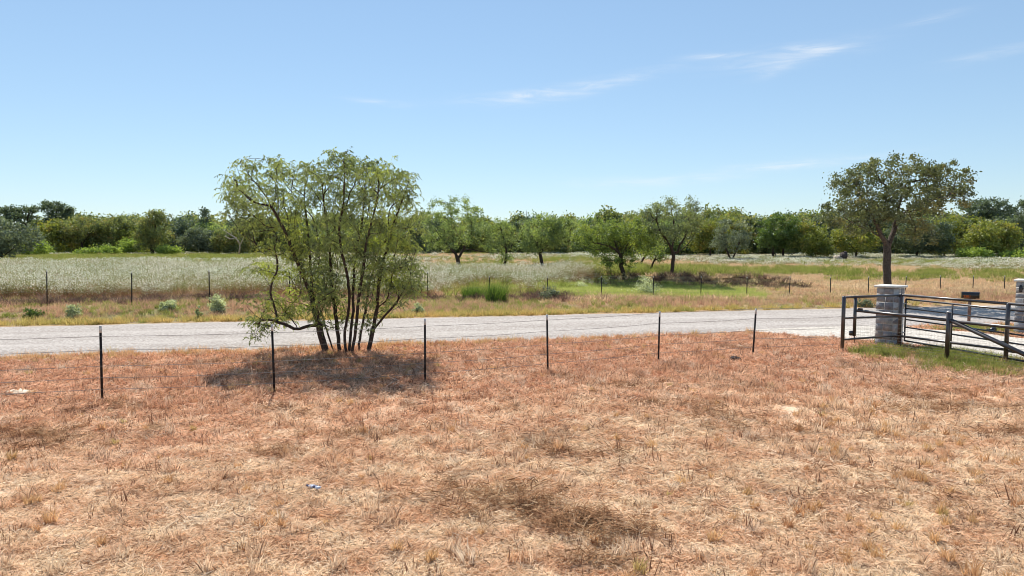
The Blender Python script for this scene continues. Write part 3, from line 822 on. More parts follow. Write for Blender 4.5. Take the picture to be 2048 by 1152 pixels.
# --- individual trees along the far wood edge
E = [
    ('mesquite_tree', 'grey-leaved mesquite leaning out of the left edge of the view', (-6, 522), [(22, 478, 56, 34), (-15, 470, 40, 40)], 'grey', 170, 60, dict(stems=[[(-8, 523), (10, 510), (30, 495), (45, 480)], ['on', (2, 516), (5, 495), (10, 470)]], base_r=.2)),
    ('evergreen_tree', 'low black-green evergreen bush at the left wood edge, beside lime shrubs', (108, 507), [(108, 484, 24, 20)], 'dark', 70, 70, {}),
    ('juniper_bush', 'blue-grey spreading juniper right of the black-green bush on the left', (185, 507), [(160, 485, 28, 16), (205, 487, 32, 17)], 'grey', 110, 70, {}),
    ('oak_tree', 'tall ragged oak standing above the left woods, second from the left edge', (112, 500), [(112, 418, 28, 15), (98, 410, 12, 8), (132, 425, 14, 10), (108, 440, 18, 14)], 'dark', 110, 44, dict(Y=150, stems=[[(110, 505), (108, 470), (112, 440), (115, 415)], ['on', (109, 455), (98, 430), (94, 412)], ['on', (110, 450), (128, 435), (140, 420)]], base_r=.4, l=.4, w=.24, sig=.42)),
    ('oak_tree', 'flat-topped oak at the far left above the woods', (52, 500), [(52, 418, 24, 8), (18, 422, 24, 9), (40, 436, 30, 10)], 'dark', 100, 44, dict(Y=150, stems=[[(50, 505), (52, 460), (55, 435), (60, 418)], ['on', (52, 450), (30, 435), (15, 422)]], base_r=.4, l=.4, w=.24, sig=.4)),
    ('brown_tree', 'olive-brown leafy tree behind the blue-grey juniper on the left', (165, 505), [(168, 452, 40, 22), (150, 470, 30, 14)], 'olive', 120, 60, dict(Y=135)),
    ('brown_tree', 'russet-tinged tree between the juniper and the upright dark mesquite', (235, 505), [(240, 458, 36, 24)], 'olive', 100, 60, dict(Y=137)),
    ('mesquite_tree', 'upright dark-stemmed mesquite with wispy top at the left wood edge', (305, 512), [(308, 462, 36, 34), (318, 436, 22, 16), (295, 480, 26, 22)], 'olive', 170, 44, dict(stems=[[(305, 513), (304, 495), (307, 470), (312, 440)], ['on', (304, 492), (295, 470), (288, 450)], ['on', (305, 488), (325, 465), (335, 445)]], base_r=.3)),
    ('lime_bush', 'bright yellow-topped lime bush in front of the left woods', (262, 510), [(266, 487, 24, 9), (258, 500, 24, 9)], 'lime', 60, 60, dict(base_r=.08)),
    ('lime_bush', 'low lime green bush patch left of the yellow-topped bush', (205, 512), [(210, 503, 30, 8), (175, 506, 22, 6)], 'lime', 60, 60, dict(base_r=.06)),
    ('lime_bush', 'feathery green bush beside the leaning left-edge mesquite', (65, 515), [(70, 498, 30, 14)], 'lime', 60, 60, dict(base_r=.08)),
    ('lime_bush', 'low lime green bush at the foot of the upright dark mesquite', (340, 512), [(338, 502, 22, 8)], 'lime', 40, 60, dict(base_r=.06)),
    ('sage_tree', 'pale grey-green bushy tree left of the big many-stemmed mesquite', (398, 510), [(395, 478, 34, 22), (418, 484, 24, 20)], 'grey', 130, 66, {}),
    ('cedar_tree', 'narrow dark cedar spire poking above the left woods', (412, 505), [(412, 425, 7, 10), (412, 448, 13, 14), (414, 475, 18, 18)], 'dark', 60, 60, dict(Y=140, stems=[[(412, 505), (412, 460), (413, 418)]], base_r=.22, l=.35, w=.2)),
    ('evergreen_tree', 'dark green tree just left of the big mesquite crown', (455, 510), [(450, 480, 24, 26), (480, 478, 28, 28)], 'olive', 120, 66, {}),
    ('olive_tree', 'olive tree with rusty top right of the tall forked field mesquite', (1420, 512), [(1425, 466, 34, 32), (1400, 480, 22, 22)], 'yellow', 140, 62, dict(Y=122)),
    ('olive_tree', 'pale olive drooping tree right of the bright green round tree', (1625, 514), [(1622, 478, 32, 32), (1645, 492, 22, 18)], 'yellow', 120, 56, dict(stems=[[(1625, 515), (1622, 500), (1620, 480)], ['on', (1624, 505), (1645, 508), (1662, 516)]], Y=112)),
    ('evergreen_tree', 'tall dark evergreen between the pale olive tree and the big oak', (1655, 512), [(1660, 448, 30, 26), (1650, 475, 34, 30)], 'dark', 150, 70, dict(Y=125)),
    ('yellow_tree', 'yellow-green tree low behind the big oak trunk on its left', (1712, 515), [(1712, 478, 44, 26)], 'yellow', 110, 62, dict(Y=112)),
    ('evergreen_tree', 'dark evergreen mass right of the big oak trunk, behind the leaning pole', (1830, 516), [(1825, 472, 44, 34), (1870, 470, 34, 36)], 'dark', 190, 70, dict(Y=112)),
    ('yellow_tree', 'yellow-topped tree right of the leaning pole', (1890, 516), [(1890, 452, 30, 22), (1880, 480, 26, 26)], 'yellow', 100, 62, dict(Y=118)),
    ('yellow_tree', 'large round yellow-green tree near the right edge of the view', (1980, 520), [(1985, 470, 46, 26), (1960, 488, 34, 22), (2010, 492, 30, 22)], 'yellow', 220, 66, {}),
    ('lime_bush', 'fresh light green bushes at the foot of the round yellow-green tree', (1940, 521), [(1945, 509, 32, 11)], 'lime', 70, 60, dict(base_r=.06)),
    ('oak_tree', 'flat dark oak crown standing above the right woods', (1975, 505), [(1975, 408, 34, 9), (1955, 420, 34, 12), (1998, 420, 26, 14), (1970, 440, 50, 16)], 'dark', 150, 56, dict(Y=150, base_r=.4, l=.4, w=.25, sig=.42)),
    ('green_tree', 'leafy dark green tree cut by the right edge of the view', (2050, 515), [(2060, 420, 26, 26), (2045, 465, 36, 36)], 'dark', 140, 64, dict(Y=130)),
    ('lime_bush', 'small light green bush in the right corner of the wood edge', (2030, 522), [(2032, 512, 24, 9)], 'lime', 40, 60, dict(base_r=.06)),
]
for i, (nm, lab, base, crown, lm, n, nl, kw) in enumerate(E):
    kw = dict(kw); kw.setdefault('l', .34); kw.setdefault('w', .2); kw.setdefault('sig', .42); kw.setdefault('base_r', .16)
    kw.setdefault('step', .7); kw.setdefault('fork', 3)
    simple_tree(nm, lab, 60 + i, base, crown, lm, n, nl, group='trees along the far wood edge', cat='bush' if 'bush' in nm else 'tree', min_h=.3, **kw)


# --- the wood behind reads as one mass
def wood_variant(name, seed, mat, rx, rz, n, nl, l, w):
    rng = np.random.default_rng(seed)
    k = 7; sub = unit(rng.normal(size=(k, 3))) * rng.uniform(.35, .75, (k, 1)); sub[:, 2] = np.abs(sub[:, 2]) * rng.uniform(.2, 1.3, k) - .1
    sr = rng.uniform(.3, .6, k); pick = rng.integers(0, k, n)
    q = sub[pick] + unit(rng.normal(size=(n, 3))) * (sr[pick] * rng.uniform(.6, 1, n))[:, None]
    low = rng.random(n) < .3; q[low] = unit(rng.normal(size=(low.sum(), 3))) * .8; q[low, 2] = -.3 - .7 * rng.random(low.sum())
    C = q * np.array([rx, rx, rz]); C[:, 2] += rz * 1.05
    V, Q, t = leaf_cloud(rng, C, nl, .45, l, w, .1)
    V[:, 2] = np.maximum(V[:, 2], .02 * rng.random(len(V)))
    return np_mesh(name, V, Q, M[mat], {'tone': t})


rng = np.random.default_rng(77)
wv = [wood_variant('wood_crown', 1, 'olive', 3.4, 3.1, 110, 40, .42, .26), wood_variant('wood_crown', 2, 'dark', 3.6, 3.3, 110, 44, .42, .26),
      wood_variant('wood_crown', 3, 'olive', 3.0, 3.4, 110, 40, .42, .26), wood_variant('wood_crown', 4, 'yellow', 3.2, 2.9, 110, 40, .42, .26),
      wood_variant('wood_crown', 5, 'mesq_far', 3.6, 3.0, 110, 40, .42, .26), wood_variant('wood_crown', 6, 'olive', 3.8, 3.4, 120, 40, .42, .26)]
P, S = [], []
for row, (y0, sp, s0) in enumerate([(138, 5.0, 1.02), (146, 5.2, 1.12), (155, 5.5, 1.2), (168, 6, 1.32), (190, 7, 1.4), (225, 8.5, 1.55), (280, 11, 1.8), (360, 15, 2.2)]):
    W = y0 * .95 + 20
    for x in np.arange(-W, W, sp):
        yy = y0 + rng.normal(0, 2.5 + row)
        P.append((x + rng.normal(0, 1.5), yy, 0)); s = 1.1 * s0 * rng.uniform(.74, 1.08) * (1.0 + (.12 if x > 20 else 0)); S.append((s, s, s * rng.uniform(.85, 1.1)))
P = np.array(P); R = np.zeros_like(P); R[:, 2] = rng.uniform(0, 6.28, len(P))
scatter('woodland', 'mixed green and olive woodland massed across the far side of the field', P, R, S, wv)


# ------------------------------------------------------------------ grasses and weeds
def dry_col(N, tone, rnd):
    c = dry_colour(N, wpos(N))
    c = N.mix(N.m('MULTIPLY', N.ramp(rnd, .8, 1.0), .6), c, lin(250, 236, 212))
    c = N.mix(N.m('MULTIPLY', N.ramp(rnd, .22, .0), .55), c, lin(206, 152, 104))
    return N.mix(N.m('MULTIPLY', N.ramp(tone, .2, .0), .8), c, lin(116, 82, 64))


def two_col(a, b, c=None, scale=.35):
    def f(N, tone, rnd):
        v = N.m('ADD', N.m('MULTIPLY', N.noise(wpos(N), scale, 3), .7), N.m('MULTIPLY', rnd, .35))
        col = N.mix(N.ramp(v, .3, .75), a, b)
        if c: col = N.mix(N.ramp(rnd, .8, .95), col, c)
        return col
    return f


M['dry'] = blade_mat('dry_grass_blade', dry_col, .45, .7, 1.2)
M['thatch'] = blade_mat('brown_thatch', two_col(lin(180, 140, 104), lin(146, 108, 80), lin(216, 182, 144), 2.0), .3, .45, 1.25)
M['stub'] = blade_mat('dark_stubble', two_col(lin(112, 80, 64), lin(146, 106, 82), None, 2.0), .2, .6, 1.2)
M['verge'] = blade_mat('yellow_green_verge', two_col(lin(196, 182, 108), lin(222, 190, 124), lin(160, 166, 92), .5), .45, .7, 1.25)
M['gold'] = blade_mat('golden_grass', two_col(lin(228, 190, 140), lin(208, 160, 118), lin(206, 184, 124), .7), .45, .7, 1.25)
M['greeng'] = blade_mat('green_grass', two_col(lin(140, 150, 74), lin(176, 178, 96), lin(196, 180, 116), .4), .45, .65, 1.25)
M['tan'] = blade_mat('tan_field_grass', two_col(lin(232, 208, 168), lin(222, 184, 146), lin(208, 194, 142), .18), .4, .7, 1.25)
M['russet'] = blade_mat('russet_weeds', two_col(lin(220, 182, 146), lin(192, 150, 126), lin(210, 194, 140), .9), .45, .6, 1.25)
M['brush'] = blade_mat('dark_brush_and_shade', two_col(lin(134, 108, 94), lin(106, 86, 78), lin(166, 142, 124), .6), .3, .6, 1.2)
M['mound'] = blade_mat('soft_yellow_green_mound', two_col(lin(176, 188, 98), lin(202, 202, 118), None, .5), .45, .75, 1.2)


def weed_mat():
    """tall snow-on-the-prairie: tone runs from the stem foot (0) to the white bracts (1)"""
    m, N = new_mat('white_flowering_weed')
    tone = N.n('ShaderNodeAttribute', attribute_name='tone').outputs['Fac']; rnd = N.n('ShaderNodeObjectInfo').outputs['Random']
    big = N.ramp(N.noise(wpos(N), .12, 3, .6), .35, .65)
    lo = N.mix(N.ramp(tone, .15, .48), lin(178, 136, 108), lin(130, 128, 74))
    hi = N.mix(N.ramp(N.m('ADD', tone, N.m('MULTIPLY', N.m('SUBTRACT', N.m('ADD', N.m('MULTIPLY', rnd, .5), N.noise(wpos(N), .3, 3)), .78), .8)), .55, .85), N.mix(big, lin(138, 150, 90), lin(164, 160, 106)), N.mix(big, lin(236, 238, 216), lin(242, 234, 216)))
    c = N.mix(N.ramp(tone, .42, .58), lo, hi)
    d = N.n('ShaderNodeBsdfDiffuse', {0: c}); t = N.n('ShaderNodeBsdfTranslucent', {0: c})
    finish(N, N.n('ShaderNodeMixShader', {0: .45, 1: d.outputs[0], 2: t.outputs[0]}).outputs[0]); return m


M['weed'] = weed_mat()


def weed_variant(name, seed, H=1.0, nst=9, spread=.28, nl=13, lw=(.075, .03)):
    rng = np.random.default_rng(seed); mb_v = []; mb_q = []; tn = []; n = 0
    for s in range(nst):
        a = rng.uniform(0, 6.28); r = spread * math.sqrt(rng.random()); b = np.array([r * math.cos(a), r * math.sin(a), 0])
        h = H * rng.uniform(.7, 1.1); d = unit(np.array([rng.normal(0, .14), rng.normal(0, .14), 1])); t = b + d * h
        sd = np.array([math.cos(a * 5), math.sin(a * 5), 0]) * .006
        mb_v += [b - sd, b + sd, t + sd * .5, t - sd * .5]; mb_q.append([n, n + 1, n + 2, n + 3]); n += 4; tn += [.02, .02, .5, .5]
        k = nl
        z = rng.uniform(.1, 1.0, k) ** .7
        C = b + d * (h * z)[:, None] + rng.normal(0, 1, (k, 3)) * np.array([.07, .07, .03]) * (.5 + z[:, None])
        A = unit(rng.normal(size=(k, 3)) + [0, 0, .5]); B = unit(np.cross(A, rand_unit(rng, k)))
        V, Q = leaf_quads(C, A, B, lw[0] * rng.uniform(.6, 1.5, k), lw[1] * rng.uniform(.7, 1.5, k))
        mb_v += list(V); mb_q += (Q + n).tolist(); n += len(V)
        tn += np.repeat(np.clip(z * .86 + rng.normal(0, .2, k), 0, 1), 4).tolist()
    return np_mesh(name, np.array(mb_v), np.array(mb_q), M['weed'], {'tone': tn})


def place(rng, N, xr, yr, dens, px=True):
    """random spots between distances yr, across xr (in fractions of the distance), kept with probability dens(x,y,px,py)"""
    Y = np.sqrt(rng.uniform(yr[0] ** 2, yr[1] ** 2, N)); X = rng.uniform(xr[0], xr[1], N) * Y
    Z = hgt(X, Y); pX, pY = project(X, Y, Z)
    k = rng.random(N) < dens(X, Y, pX, pY)
    X, Y, Z = X[k], Y[k], Z[k]
    n = len(X); rot = np.zeros((n, 3)); rot[:, 2] = rng.uniform(0, 6.283, n); rot[:, :2] = rng.normal(0, .08, (n, 2))
    return np.stack([X, Y, Z], -1), rot


def scl(rng, n, lo, hi, zlo=.8, zhi=1.2):
    s = rng.uniform(lo, hi, n); return np.stack([s, s, s * rng.uniform(zlo, zhi, n)], -1)


def blob(x, y, cx, cy, rx, ry): return np.exp(-(((x - cx) / rx) ** 2 + ((y - cy) / ry) ** 2))


XR = (-.98, .98)
r = np.random.default_rng(101)


def near_mask(X, Y):                      # on the near field, off road and driveway
    return (Y < road_near(X) - .05 + .25 * wob(X * 2.2, X * 0)) & ~in_drive(X, Y, -.15)


# flattened straw
vs = [blades('straw_litter', M['dry'], np.random.default_rng(i), 30, (.04, .13), .15, .010, flat=.03, curve=.05) for i in range(4)]
P, R = place(r, 52000, XR, (4.5, 26), lambda X, Y, a, b: near_mask(X, Y) * np.clip(.95 - .02 * (Y - 8), .45, 1) * np.clip(.85 + .6 * wob(X * 1.6 + 31, Y * 1.9), .25, 1))
scatter('straw_litter', 'pale flattened straw lying over the dry field', P, R, scl(r, len(P), .8, 1.5) * np.clip(.35 + .06 * P[:, 1:2], .6, 1.25), vs)
P, R = place(r, 17000, XR, (4.5, 11.5), lambda X, Y, a, b: near_mask(X, Y) * np.clip(1.5 - Y / 11.5, 0, 1))
scatter('fine_straw', 'fine chopped straw over the nearest part of the field', P, R, scl(r, len(P), .5, .95), vs)
# short upright tufts
vs = [blades('dry_tuft', M['dry'], np.random.default_rng(20 + i), 26, (.03, .10), .1, .010, .5) for i in range(4)]
P, R = place(r, 28000, XR, (4.5, 26), lambda X, Y, a, b: near_mask(X, Y) * np.clip(.5 + .55 * wob(X * 1.3, Y * 1.3) + .03 * (Y - 9), .12, 1))
scatter('dry_grass', 'short dried reddish grass tufts covering the near field', P, R, scl(r, len(P), .7, 1.5) * np.clip(.4 + .05 * P[:, 1:2], .6, 1.2), vs)
# taller tufts, mostly along the fence
vs = [blades('tall_tuft', M['dry'], np.random.default_rng(40 + i), 40, (.08, .22), .08, .010, .35) for i in range(4)]
P, R = place(r, 15000, XR, (4.5, 26), lambda X, Y, a, b: near_mask(X, Y) * np.clip(.10 + .5 * sstep(.1, .7, wob(X + 9, Y * 1.6)) * sstep(7, 14, Y) + .1 * sstep(12, 18, Y), 0, 1))
scatter('tall_dry_grass', 'taller tan and rusty grass clumps standing in the near field', P, R, scl(r, len(P), .6, 1.2), vs)
vs = [blades('golden_tuft', M['gold'], np.random.default_rng(45 + i), 44, (.06, .16), .05, .009, .3) for i in range(3)]
P, R = place(r, 3000, XR, (4.5, 22), lambda X, Y, a, b: near_mask(X, Y) * np.clip(.12 + .6 * sstep(.0, .6, wob(X * 1.1 + 20, Y * 1.3)), 0, 1))
scatter('golden_tufts', 'small golden brown grass tufts dotted over the pale mown field', P, R, scl(r, len(P), .6, 1.3), vs)
# dark thatch windrows left by mowing (pixel centre, half sizes, weight)
WR = [(1010, 1000, 110, 26, 1), (1120, 1045, 110, 22, 1), (1230, 1070, 70, 24, 1), (930, 985, 60, 18, .8), (1130, 910, 90, 16, .6), (60, 880, 130, 20, .7), (300, 985, 50, 12, .4), (560, 905, 40, 12, .5),
      (1450, 840, 60, 16, .6), (1820, 790, 90, 9, .9), (1880, 818, 90, 8, 1), (1600, 860, 60, 8, .5), (1840, 865, 80, 8, .6), (240, 815, 60, 10, .5), (1750, 980, 90, 22, .35), (700, 870, 90, 8, .4), (2010, 870, 60, 8, .7),
      (100, 870, 90, 10, .6), (1240, 775, 50, 5, .6), (1360, 810, 110, 6, .35), (1920, 1000, 60, 14, .4), (560, 820, 70, 6, .3), (1180, 1120, 60, 16, .6)]


def wr(X, Y, a, b):
    s = 0
    for cx, cy, rx, ry, wgt in WR: s = s + wgt * np.exp(-(((a - cx - .35 * (b - cy)) / rx) ** 2 + ((b - cy) / ry) ** 2))
    return np.clip(s * (0.7 + .5 * wob(X * 3, Y * 3)), 0, 1) * near_mask(X, Y)


vs = [blades('thatch', M['thatch'], np.random.default_rng(50 + i), 30, (.06, .18), .14, .009, flat=.07, curve=.08) for i in range(3)]
P, R = place(r, 30000, XR, (4.8, 22), wr); P[:, 2] += r.uniform(0, .05, len(P))
scatter('mown_thatch', 'dark brown heaps of mown thatch on the near field', P, R, scl(r, len(P), .7, 1.25), vs)
# dark stalk stubble
vs = [blades('stubble', M['stub'], np.random.default_rng(60 + i), 7, (.08, .2), .12, .009, .12, curve=.05) for i in range(4)]
P, R = place(r, 6500, XR, (4.8, 20), lambda X, Y, a, b: near_mask(X, Y) * np.clip(.10 + .18 * sstep(.1, .6, wob(X * 1.7 + 5, Y * 1.7)) + .95 * blob(a, b, 1290, 1095, 75, 26) + .4 * blob(a, b, 1090, 1010, 90, 20) + .5 * blob(a, b, 430, 770, 60, 16), 0, 1))
scatter('stalk_stubble', 'thin dark cut stalks sticking up from the mown field', P, R, scl(r, len(P), .7, 1.2), vs)
# golden fringe along the near edge of the road
vs = [blades('fringe', M['gold'], np.random.default_rng(70 + i), 40, (.1, .3), .12, .008, .4) for i in range(3)]
P, R = place(r, 30000, XR, (13, 30), lambda X, Y, a, b: (near_mask(X, Y) & (Y > road_near(X) - 1.0)) * np.clip(1.1 - (road_near(X) - Y), .05, 1) * np.clip(.55 - .03 * X, .1, .9))
scatter('verge_grass', 'golden grass fringing the near edge of the gravel road', P, R, scl(r, len(P), .5, 1.1), vs)
# green grass under the gate and pipe fence
vs = [blades('green_tuft', M['greeng'], np.random.default_rng(80 + i), 46, (.08, .26), .12, .008, .4) for i in range(3)]
P, R = place(r, 14000, (.5, .9), (14, 24), lambda X, Y, a, b: (~in_drive(X, Y, -.3)) * near_mask(X, Y) * np.clip(.9 * blob(a, b, 1990, 728, 90, 15) + .9 * blob(a, b, 1880, 715, 60, 12) + .8 * blob(a, b, 1755, 706, 45, 9) + .5 * blob(a, b, 1960, 660, 70, 8), 0, 1))
scatter('gate_grass', 'short green grass growing under the pipe fence and gate', P, R, scl(r, len(P), .5, 1.15), vs)

# far verge: yellow-green strip, then russet weeds up to the wire
vs = [blades('verge', M['verge'], np.random.default_rng(90 + i), 40, (.1, .3), .16, .012, .4) for i in range(3)]
P, R = place(r, 42000, XR, (22, 42), lambda X, Y, a, b: (Y > road_far(X) + .02 + .2 * wob(X * 2.5, X * 0 + 9)) * np.clip(1.2 - (Y - road_far(X)) / 1.15, 0, 1) * np.clip(.95 - .05 * (X - 2), .0, 1))
scatter('roadside_grass', 'yellow-green grass strip along the far edge of the road', P, R, scl(r, len(P), .6, 1.2), vs)
vs = [blades('russet_tuft', M['russet'], np.random.default_rng(100 + i), 44, (.1, .36), .2, .012, .4) for i in range(3)]
P, R = place(r, 40000, XR, (23, 50), lambda X, Y, a, b: np.clip((Y - road_far(X) - .6) / 1.5, 0, 1) * np.clip((road_far(X) + 10.5 - Y) / 2.0, 0, 1) * np.clip(.45 + .35 * wob(X, Y * 1.4), .1, .9))
scatter('russet_weeds', 'russet dried weeds between the road and the far wire fence', P, R, scl(r, len(P), .5, 1.0), vs)


vs = [blades('verge_weed', M['greeng'], np.random.default_rng(110 + i), 36, (.1, .32), .18, .014, .4) for i in range(3)]
P, R = place(r, 26000, XR, (23, 50), lambda X, Y, a, b: np.clip((Y - road_far(X) - .5) / 1.2, 0, 1) * np.clip((road_far(X) + 9.5 - Y) / 2.0, 0, 1) * np.clip(.95 * sstep(-.25, .4, wob(X * .9 + 11, Y * 1.3)), 0, .9) * np.clip(.9 - .03 * X, .2, .95))
scatter('verge_weeds', 'low olive green weeds mixed into the far roadside', P, R, scl(r, len(P), .5, 1.0), vs)


def fence_y(X): return np.interp(X, [-60, -22, -5, 5, 30, 60], [24, 31.0, 36.5, 38.3, 42.5, 48])


def f_white(X, Y, a, b):
    L = sstep(980, 760, a) * sstep(0, 1.6, Y - fence_y(X) + .4 + 1.3 * wob(X * .9, Y * .5)) * np.where(Y > 88, .3, 1.0) * np.clip(.8 + .9 * wob(X * .35, Y * .5 + 7), .12, 1)
    mid = blob(a, b, 1000, 552, 150, 16) + .9 * blob(a, b, 1110, 558, 90, 13) + .6 * blob(a, b, 900, 575, 70, 16) + .4 * blob(a, b, 1060, 586, 40, 8)
    Rg = .75 * sstep(1380, 1500, a) * sstep(536, 527, b + (a - 1700) * -.01) + .45 * sstep(1800, 1950, a) * sstep(546, 534, b)
    far = .45 * sstep(526, 518, b) * sstep(900, 1050, a)
    return np.clip(np.maximum.reduce([L, mid, Rg, far]) - .7 * f_green(X, Y, a, b), 0, 1) * (Y > fence_y(X) - 1.5)


GB = [(1200, 541, 60, 8, .9), (1330, 546, 70, 6, .9), (1450, 547, 110, 6, .9), (1600, 545, 80, 5, .9), (1690, 548, 30, 5, .5), (1860, 553, 40, 7, .9), (1990, 553, 32, 7, .9), (1240, 545, 40, 6, .6), (960, 580, 60, 12, .6), (1000, 590, 130, 10, .45), (880, 600, 80, 8, .4), (1250, 560, 60, 6, .5), (1750, 555, 60, 4, .4), (1100, 575, 40, 12, .6),
      (540, 545, 60, 4, .7), (180, 560, 60, 4, .18), (680, 590, 50, 8, .4), (330, 517, 160, 5, .9), (80, 520, 140, 6, .9), (500, 520, 90, 5, .6), (420, 530, 90, 4, .4), (250, 538, 60, 3, .4), (860, 540, 40, 4, .5), (940, 528, 40, 4, .5), (1700, 560, 40, 4, .4), (2040, 560, 30, 5, .5), (1120, 522, 60, 4, .6), (1790, 527, 120, 4, .3)]


def f_green(X, Y, a, b):
    s = 0
    for cx, cy, rx, ry, wgt in GB: s = s + wgt * blob(a, b, cx, cy, rx, ry)
    s = s + .3 * sstep(.2, .7, wob(X * .5 + 3, Y * .8)) * sstep(1300, 900, a)
    return np.clip(s * (.8 + .5 * wob(X * .8, Y * .8)), 0, 1)


wv4 = [weed_variant('white_weed', 200 + i) for i in range(5)]
P, R = place(r, 60000, (-.95, .4), (27, 60), lambda X, Y, a, b: f_white(X, Y, a, b) * .62)
scatter('white_weeds', 'silvery white flowering weeds filling the left of the field behind the wire', P, R, scl(r, len(P), .7, 1.15) * np.clip(.9 + .3 * wob(P[:, :1] * .8, P[:, 1:2] * .8), .5, 1.3), wv4)
wv5 = [weed_variant('white_weed_far', 220 + i, .48, 10, .5, 11, (.13, .07)) for i in range(4)]
P, R = place(r, 60000, XR, (58, 136), lambda X, Y, a, b: f_white(X, Y, a, b) * .7)
scatter('distant_white_weeds', 'pale flowering weeds spread over the back of the field', P, R, scl(r, len(P), .8, 1.3, .7, 1.1) * np.clip(.9 + .35 * wob(P[:, :1] * .4, P[:, 1:2] * .4), .45, 1.4), wv5)
vs = [blades('green_weed', M['greeng'], np.random.default_rng(130 + i), 60, (.25, .6), .35, .03, .3) for i in range(4)]
P, R = place(r, 60000, XR, (34, 132), lambda X, Y, a, b: f_green(X, Y, a, b) * (Y > fence_y(X)))
scatter('green_weeds', 'bright yellow-green weed patches in the field', P, R, scl(r, len(P), .8, 1.3), vs)
vs = [blades('tan_clump', M['tan'], np.random.default_rng(140 + i), 60, (.12, .34), .4, .028, .5) for i in range(4)]
P, R = place(r, 90000, XR, (31, 134), lambda X, Y, a, b: np.clip(1 - f_white(X, Y, a, b) - f_green(X, Y, a, b), 0, 1) * (Y > fence_y(X) - 4.5) * np.where((X < 3) & (Y < fence_y(X) + 1), .1, 1) * .62)
scatter('field_grass', 'dry tan grass across the right side of the far field', P, R, scl(r, len(P), .6, 1.2, .7, 1.2), vs)
vs = [blades('dead_brush_and_shade', M['brush'], np.random.default_rng(150 + i), 50, (.2, .6), .35, .02, .6) for i in range(3)]


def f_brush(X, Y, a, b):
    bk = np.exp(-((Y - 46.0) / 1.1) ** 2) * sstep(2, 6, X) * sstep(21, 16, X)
    undercut_shade = np.exp(-((Y - fence_y(X) + 1.8) / .7) ** 2) * sstep(4, -6, X) * .55  # dark brush strip stands in for the shadow under the cut field edge
    return np.clip(.5 * bk + undercut_shade + .4 * blob(a, b, 1100, 598, 60, 6), 0, 1)


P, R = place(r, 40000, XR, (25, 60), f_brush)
scatter('dead_brush_and_shade', 'dark dead brush on the shaded bank, and in place of shadow along the fence foot', P, R, scl(r, len(P), .6, 1.1), vs)
vs = [blades('mound', M['mound'], np.random.default_rng(160 + i), 120, (.15, .34), .4, .016, .75) for i in range(3)]
P, R = place(r, 40000, (-.1, .5), (36, 47), lambda X, Y, a, b: np.clip(blob(a, b, 1240, 575, 60, 8) + blob(a, b, 1340, 584, 100, 9) + .8 * blob(a, b, 1190, 588, 60, 6) + .6 * blob(a, b, 1440, 590, 50, 6) + .5 * blob(a, b, 1120, 575, 60, 8), 0, 1))
scatter('soft_weed_mounds', 'soft yellow-green weed mounds in the dip before the dark bank', P, R, scl(r, len(P), .6, 1.1, .7, 1.5), vs)


# ------------------------------------------------------------------ single shrubs
def shrub(name, label, px, py, w_px, h_px, leafm, seed, n=60, nl=26, l=.09, w=.04, blade=False, group='pale roadside shrubs'):
    rng = np.random.default_rng(seed); p = at(px, py); k = p[1] / F; rx = w_px / 2 * k; h = h_px * k
    root = thing(name, label, 'shrub' if not blade else 'plant', tuple(p), 0, group)
    q = unit(rng.normal(size=(n, 3))) * rng.uniform(.55, 1, (n, 1)); q[:, 2] = np.abs(q[:, 2])
    C = q * np.array([rx, rx, h]) * rng.uniform(.6, 1.25, (n, 1))
    mb = MB()
    for c in C[::2]:
        mb.tube([np.array([rng.normal(0, .03), rng.normal(0, .03), -.03]), c * [.4, .4, .5], c], [.008, .006, .003], 3, False)
    mb.build('stems', M['bark'], root)
    V, Q, t = leaf_cloud(rng, C, nl, min(rx, h) * .16, l, w, 0 if not blade else 0)
    link('foliage', np_mesh('foliage', V, Q, M[leafm], {'tone': t}), root)
    return root


SH = [('sage_shrub', 'large silvery shrub touching the wire fence beside the dark bank', 1292, 592, 60, 34, 'pale', 90),
      ('sage_shrub', 'tall pale shrub at the foot of a fence post, left of the big mesquite', 438, 622, 34, 32, 'pale', 70),
      ('sage_shrub', 'pale round shrub left of the fence post near the big mesquite', 338, 620, 32, 20, 'pale', 60),
      ('sage_shrub', 'pale leafy shrub on the verge between the two leftmost far fence posts', 148, 634, 30, 24, 'pale', 60),
      ('sage_shrub', 'thin pale shrub standing at the road edge left of the big mesquite', 397, 640, 14, 26, 'pale', 26),
      ('dark_shrub', 'low dark green shrub at the left end of the far verge', 66, 636, 36, 16, 'green', 50),
      ('dark_shrub', 'grey-green shrub on the verge below the field mesquites', 1100, 600, 44, 26, 'grey', 60),
      ('dark_shrub', 'grey brushy shrub on the verge right of the tall green rushes', 1160, 580, 40, 18, 'pale', 50),
      ('dark_shrub', 'small pale shrub right of the big mesquite at the road verge', 835, 628, 26, 18, 'pale', 40),
      ('dark_shrub', 'dusty grey bush by the road edge left of the near stone pillar', 1730, 614, 34, 16, 'grey', 40)]
for i, (nm, lab, px, py, wp, hp, lm, n) in enumerate(SH): shrub(nm, lab, px, py, wp, hp, lm, 300 + i, n)


def rush(label, px, py, w_px, h_px, seed, mat):
    rng = np.random.default_rng(seed); p = at(px, py); k = p[1] / F
    root = thing('rush_clump', label, 'plant', tuple(p), 0, 'green plants by the fence')
    link('leaves', blades('rush_leaves', M[mat], rng, 420, (h_px * k * .6, h_px * k * 1.05), w_px / 2 * k, .028, .18, curve=.2), root)
    mb = MB().box((0, 0, .02), (.1, .1, .1), bev=.03); mb.build('crown_base', M['bark'], root)
    return root


rush('tall upright dark green rush clump on the far verge', 992, 606, 42, 44, 330, 'rush')
rush('lower green rush clump just left of the tall rushes', 945, 598, 40, 28, 331, 'rush')

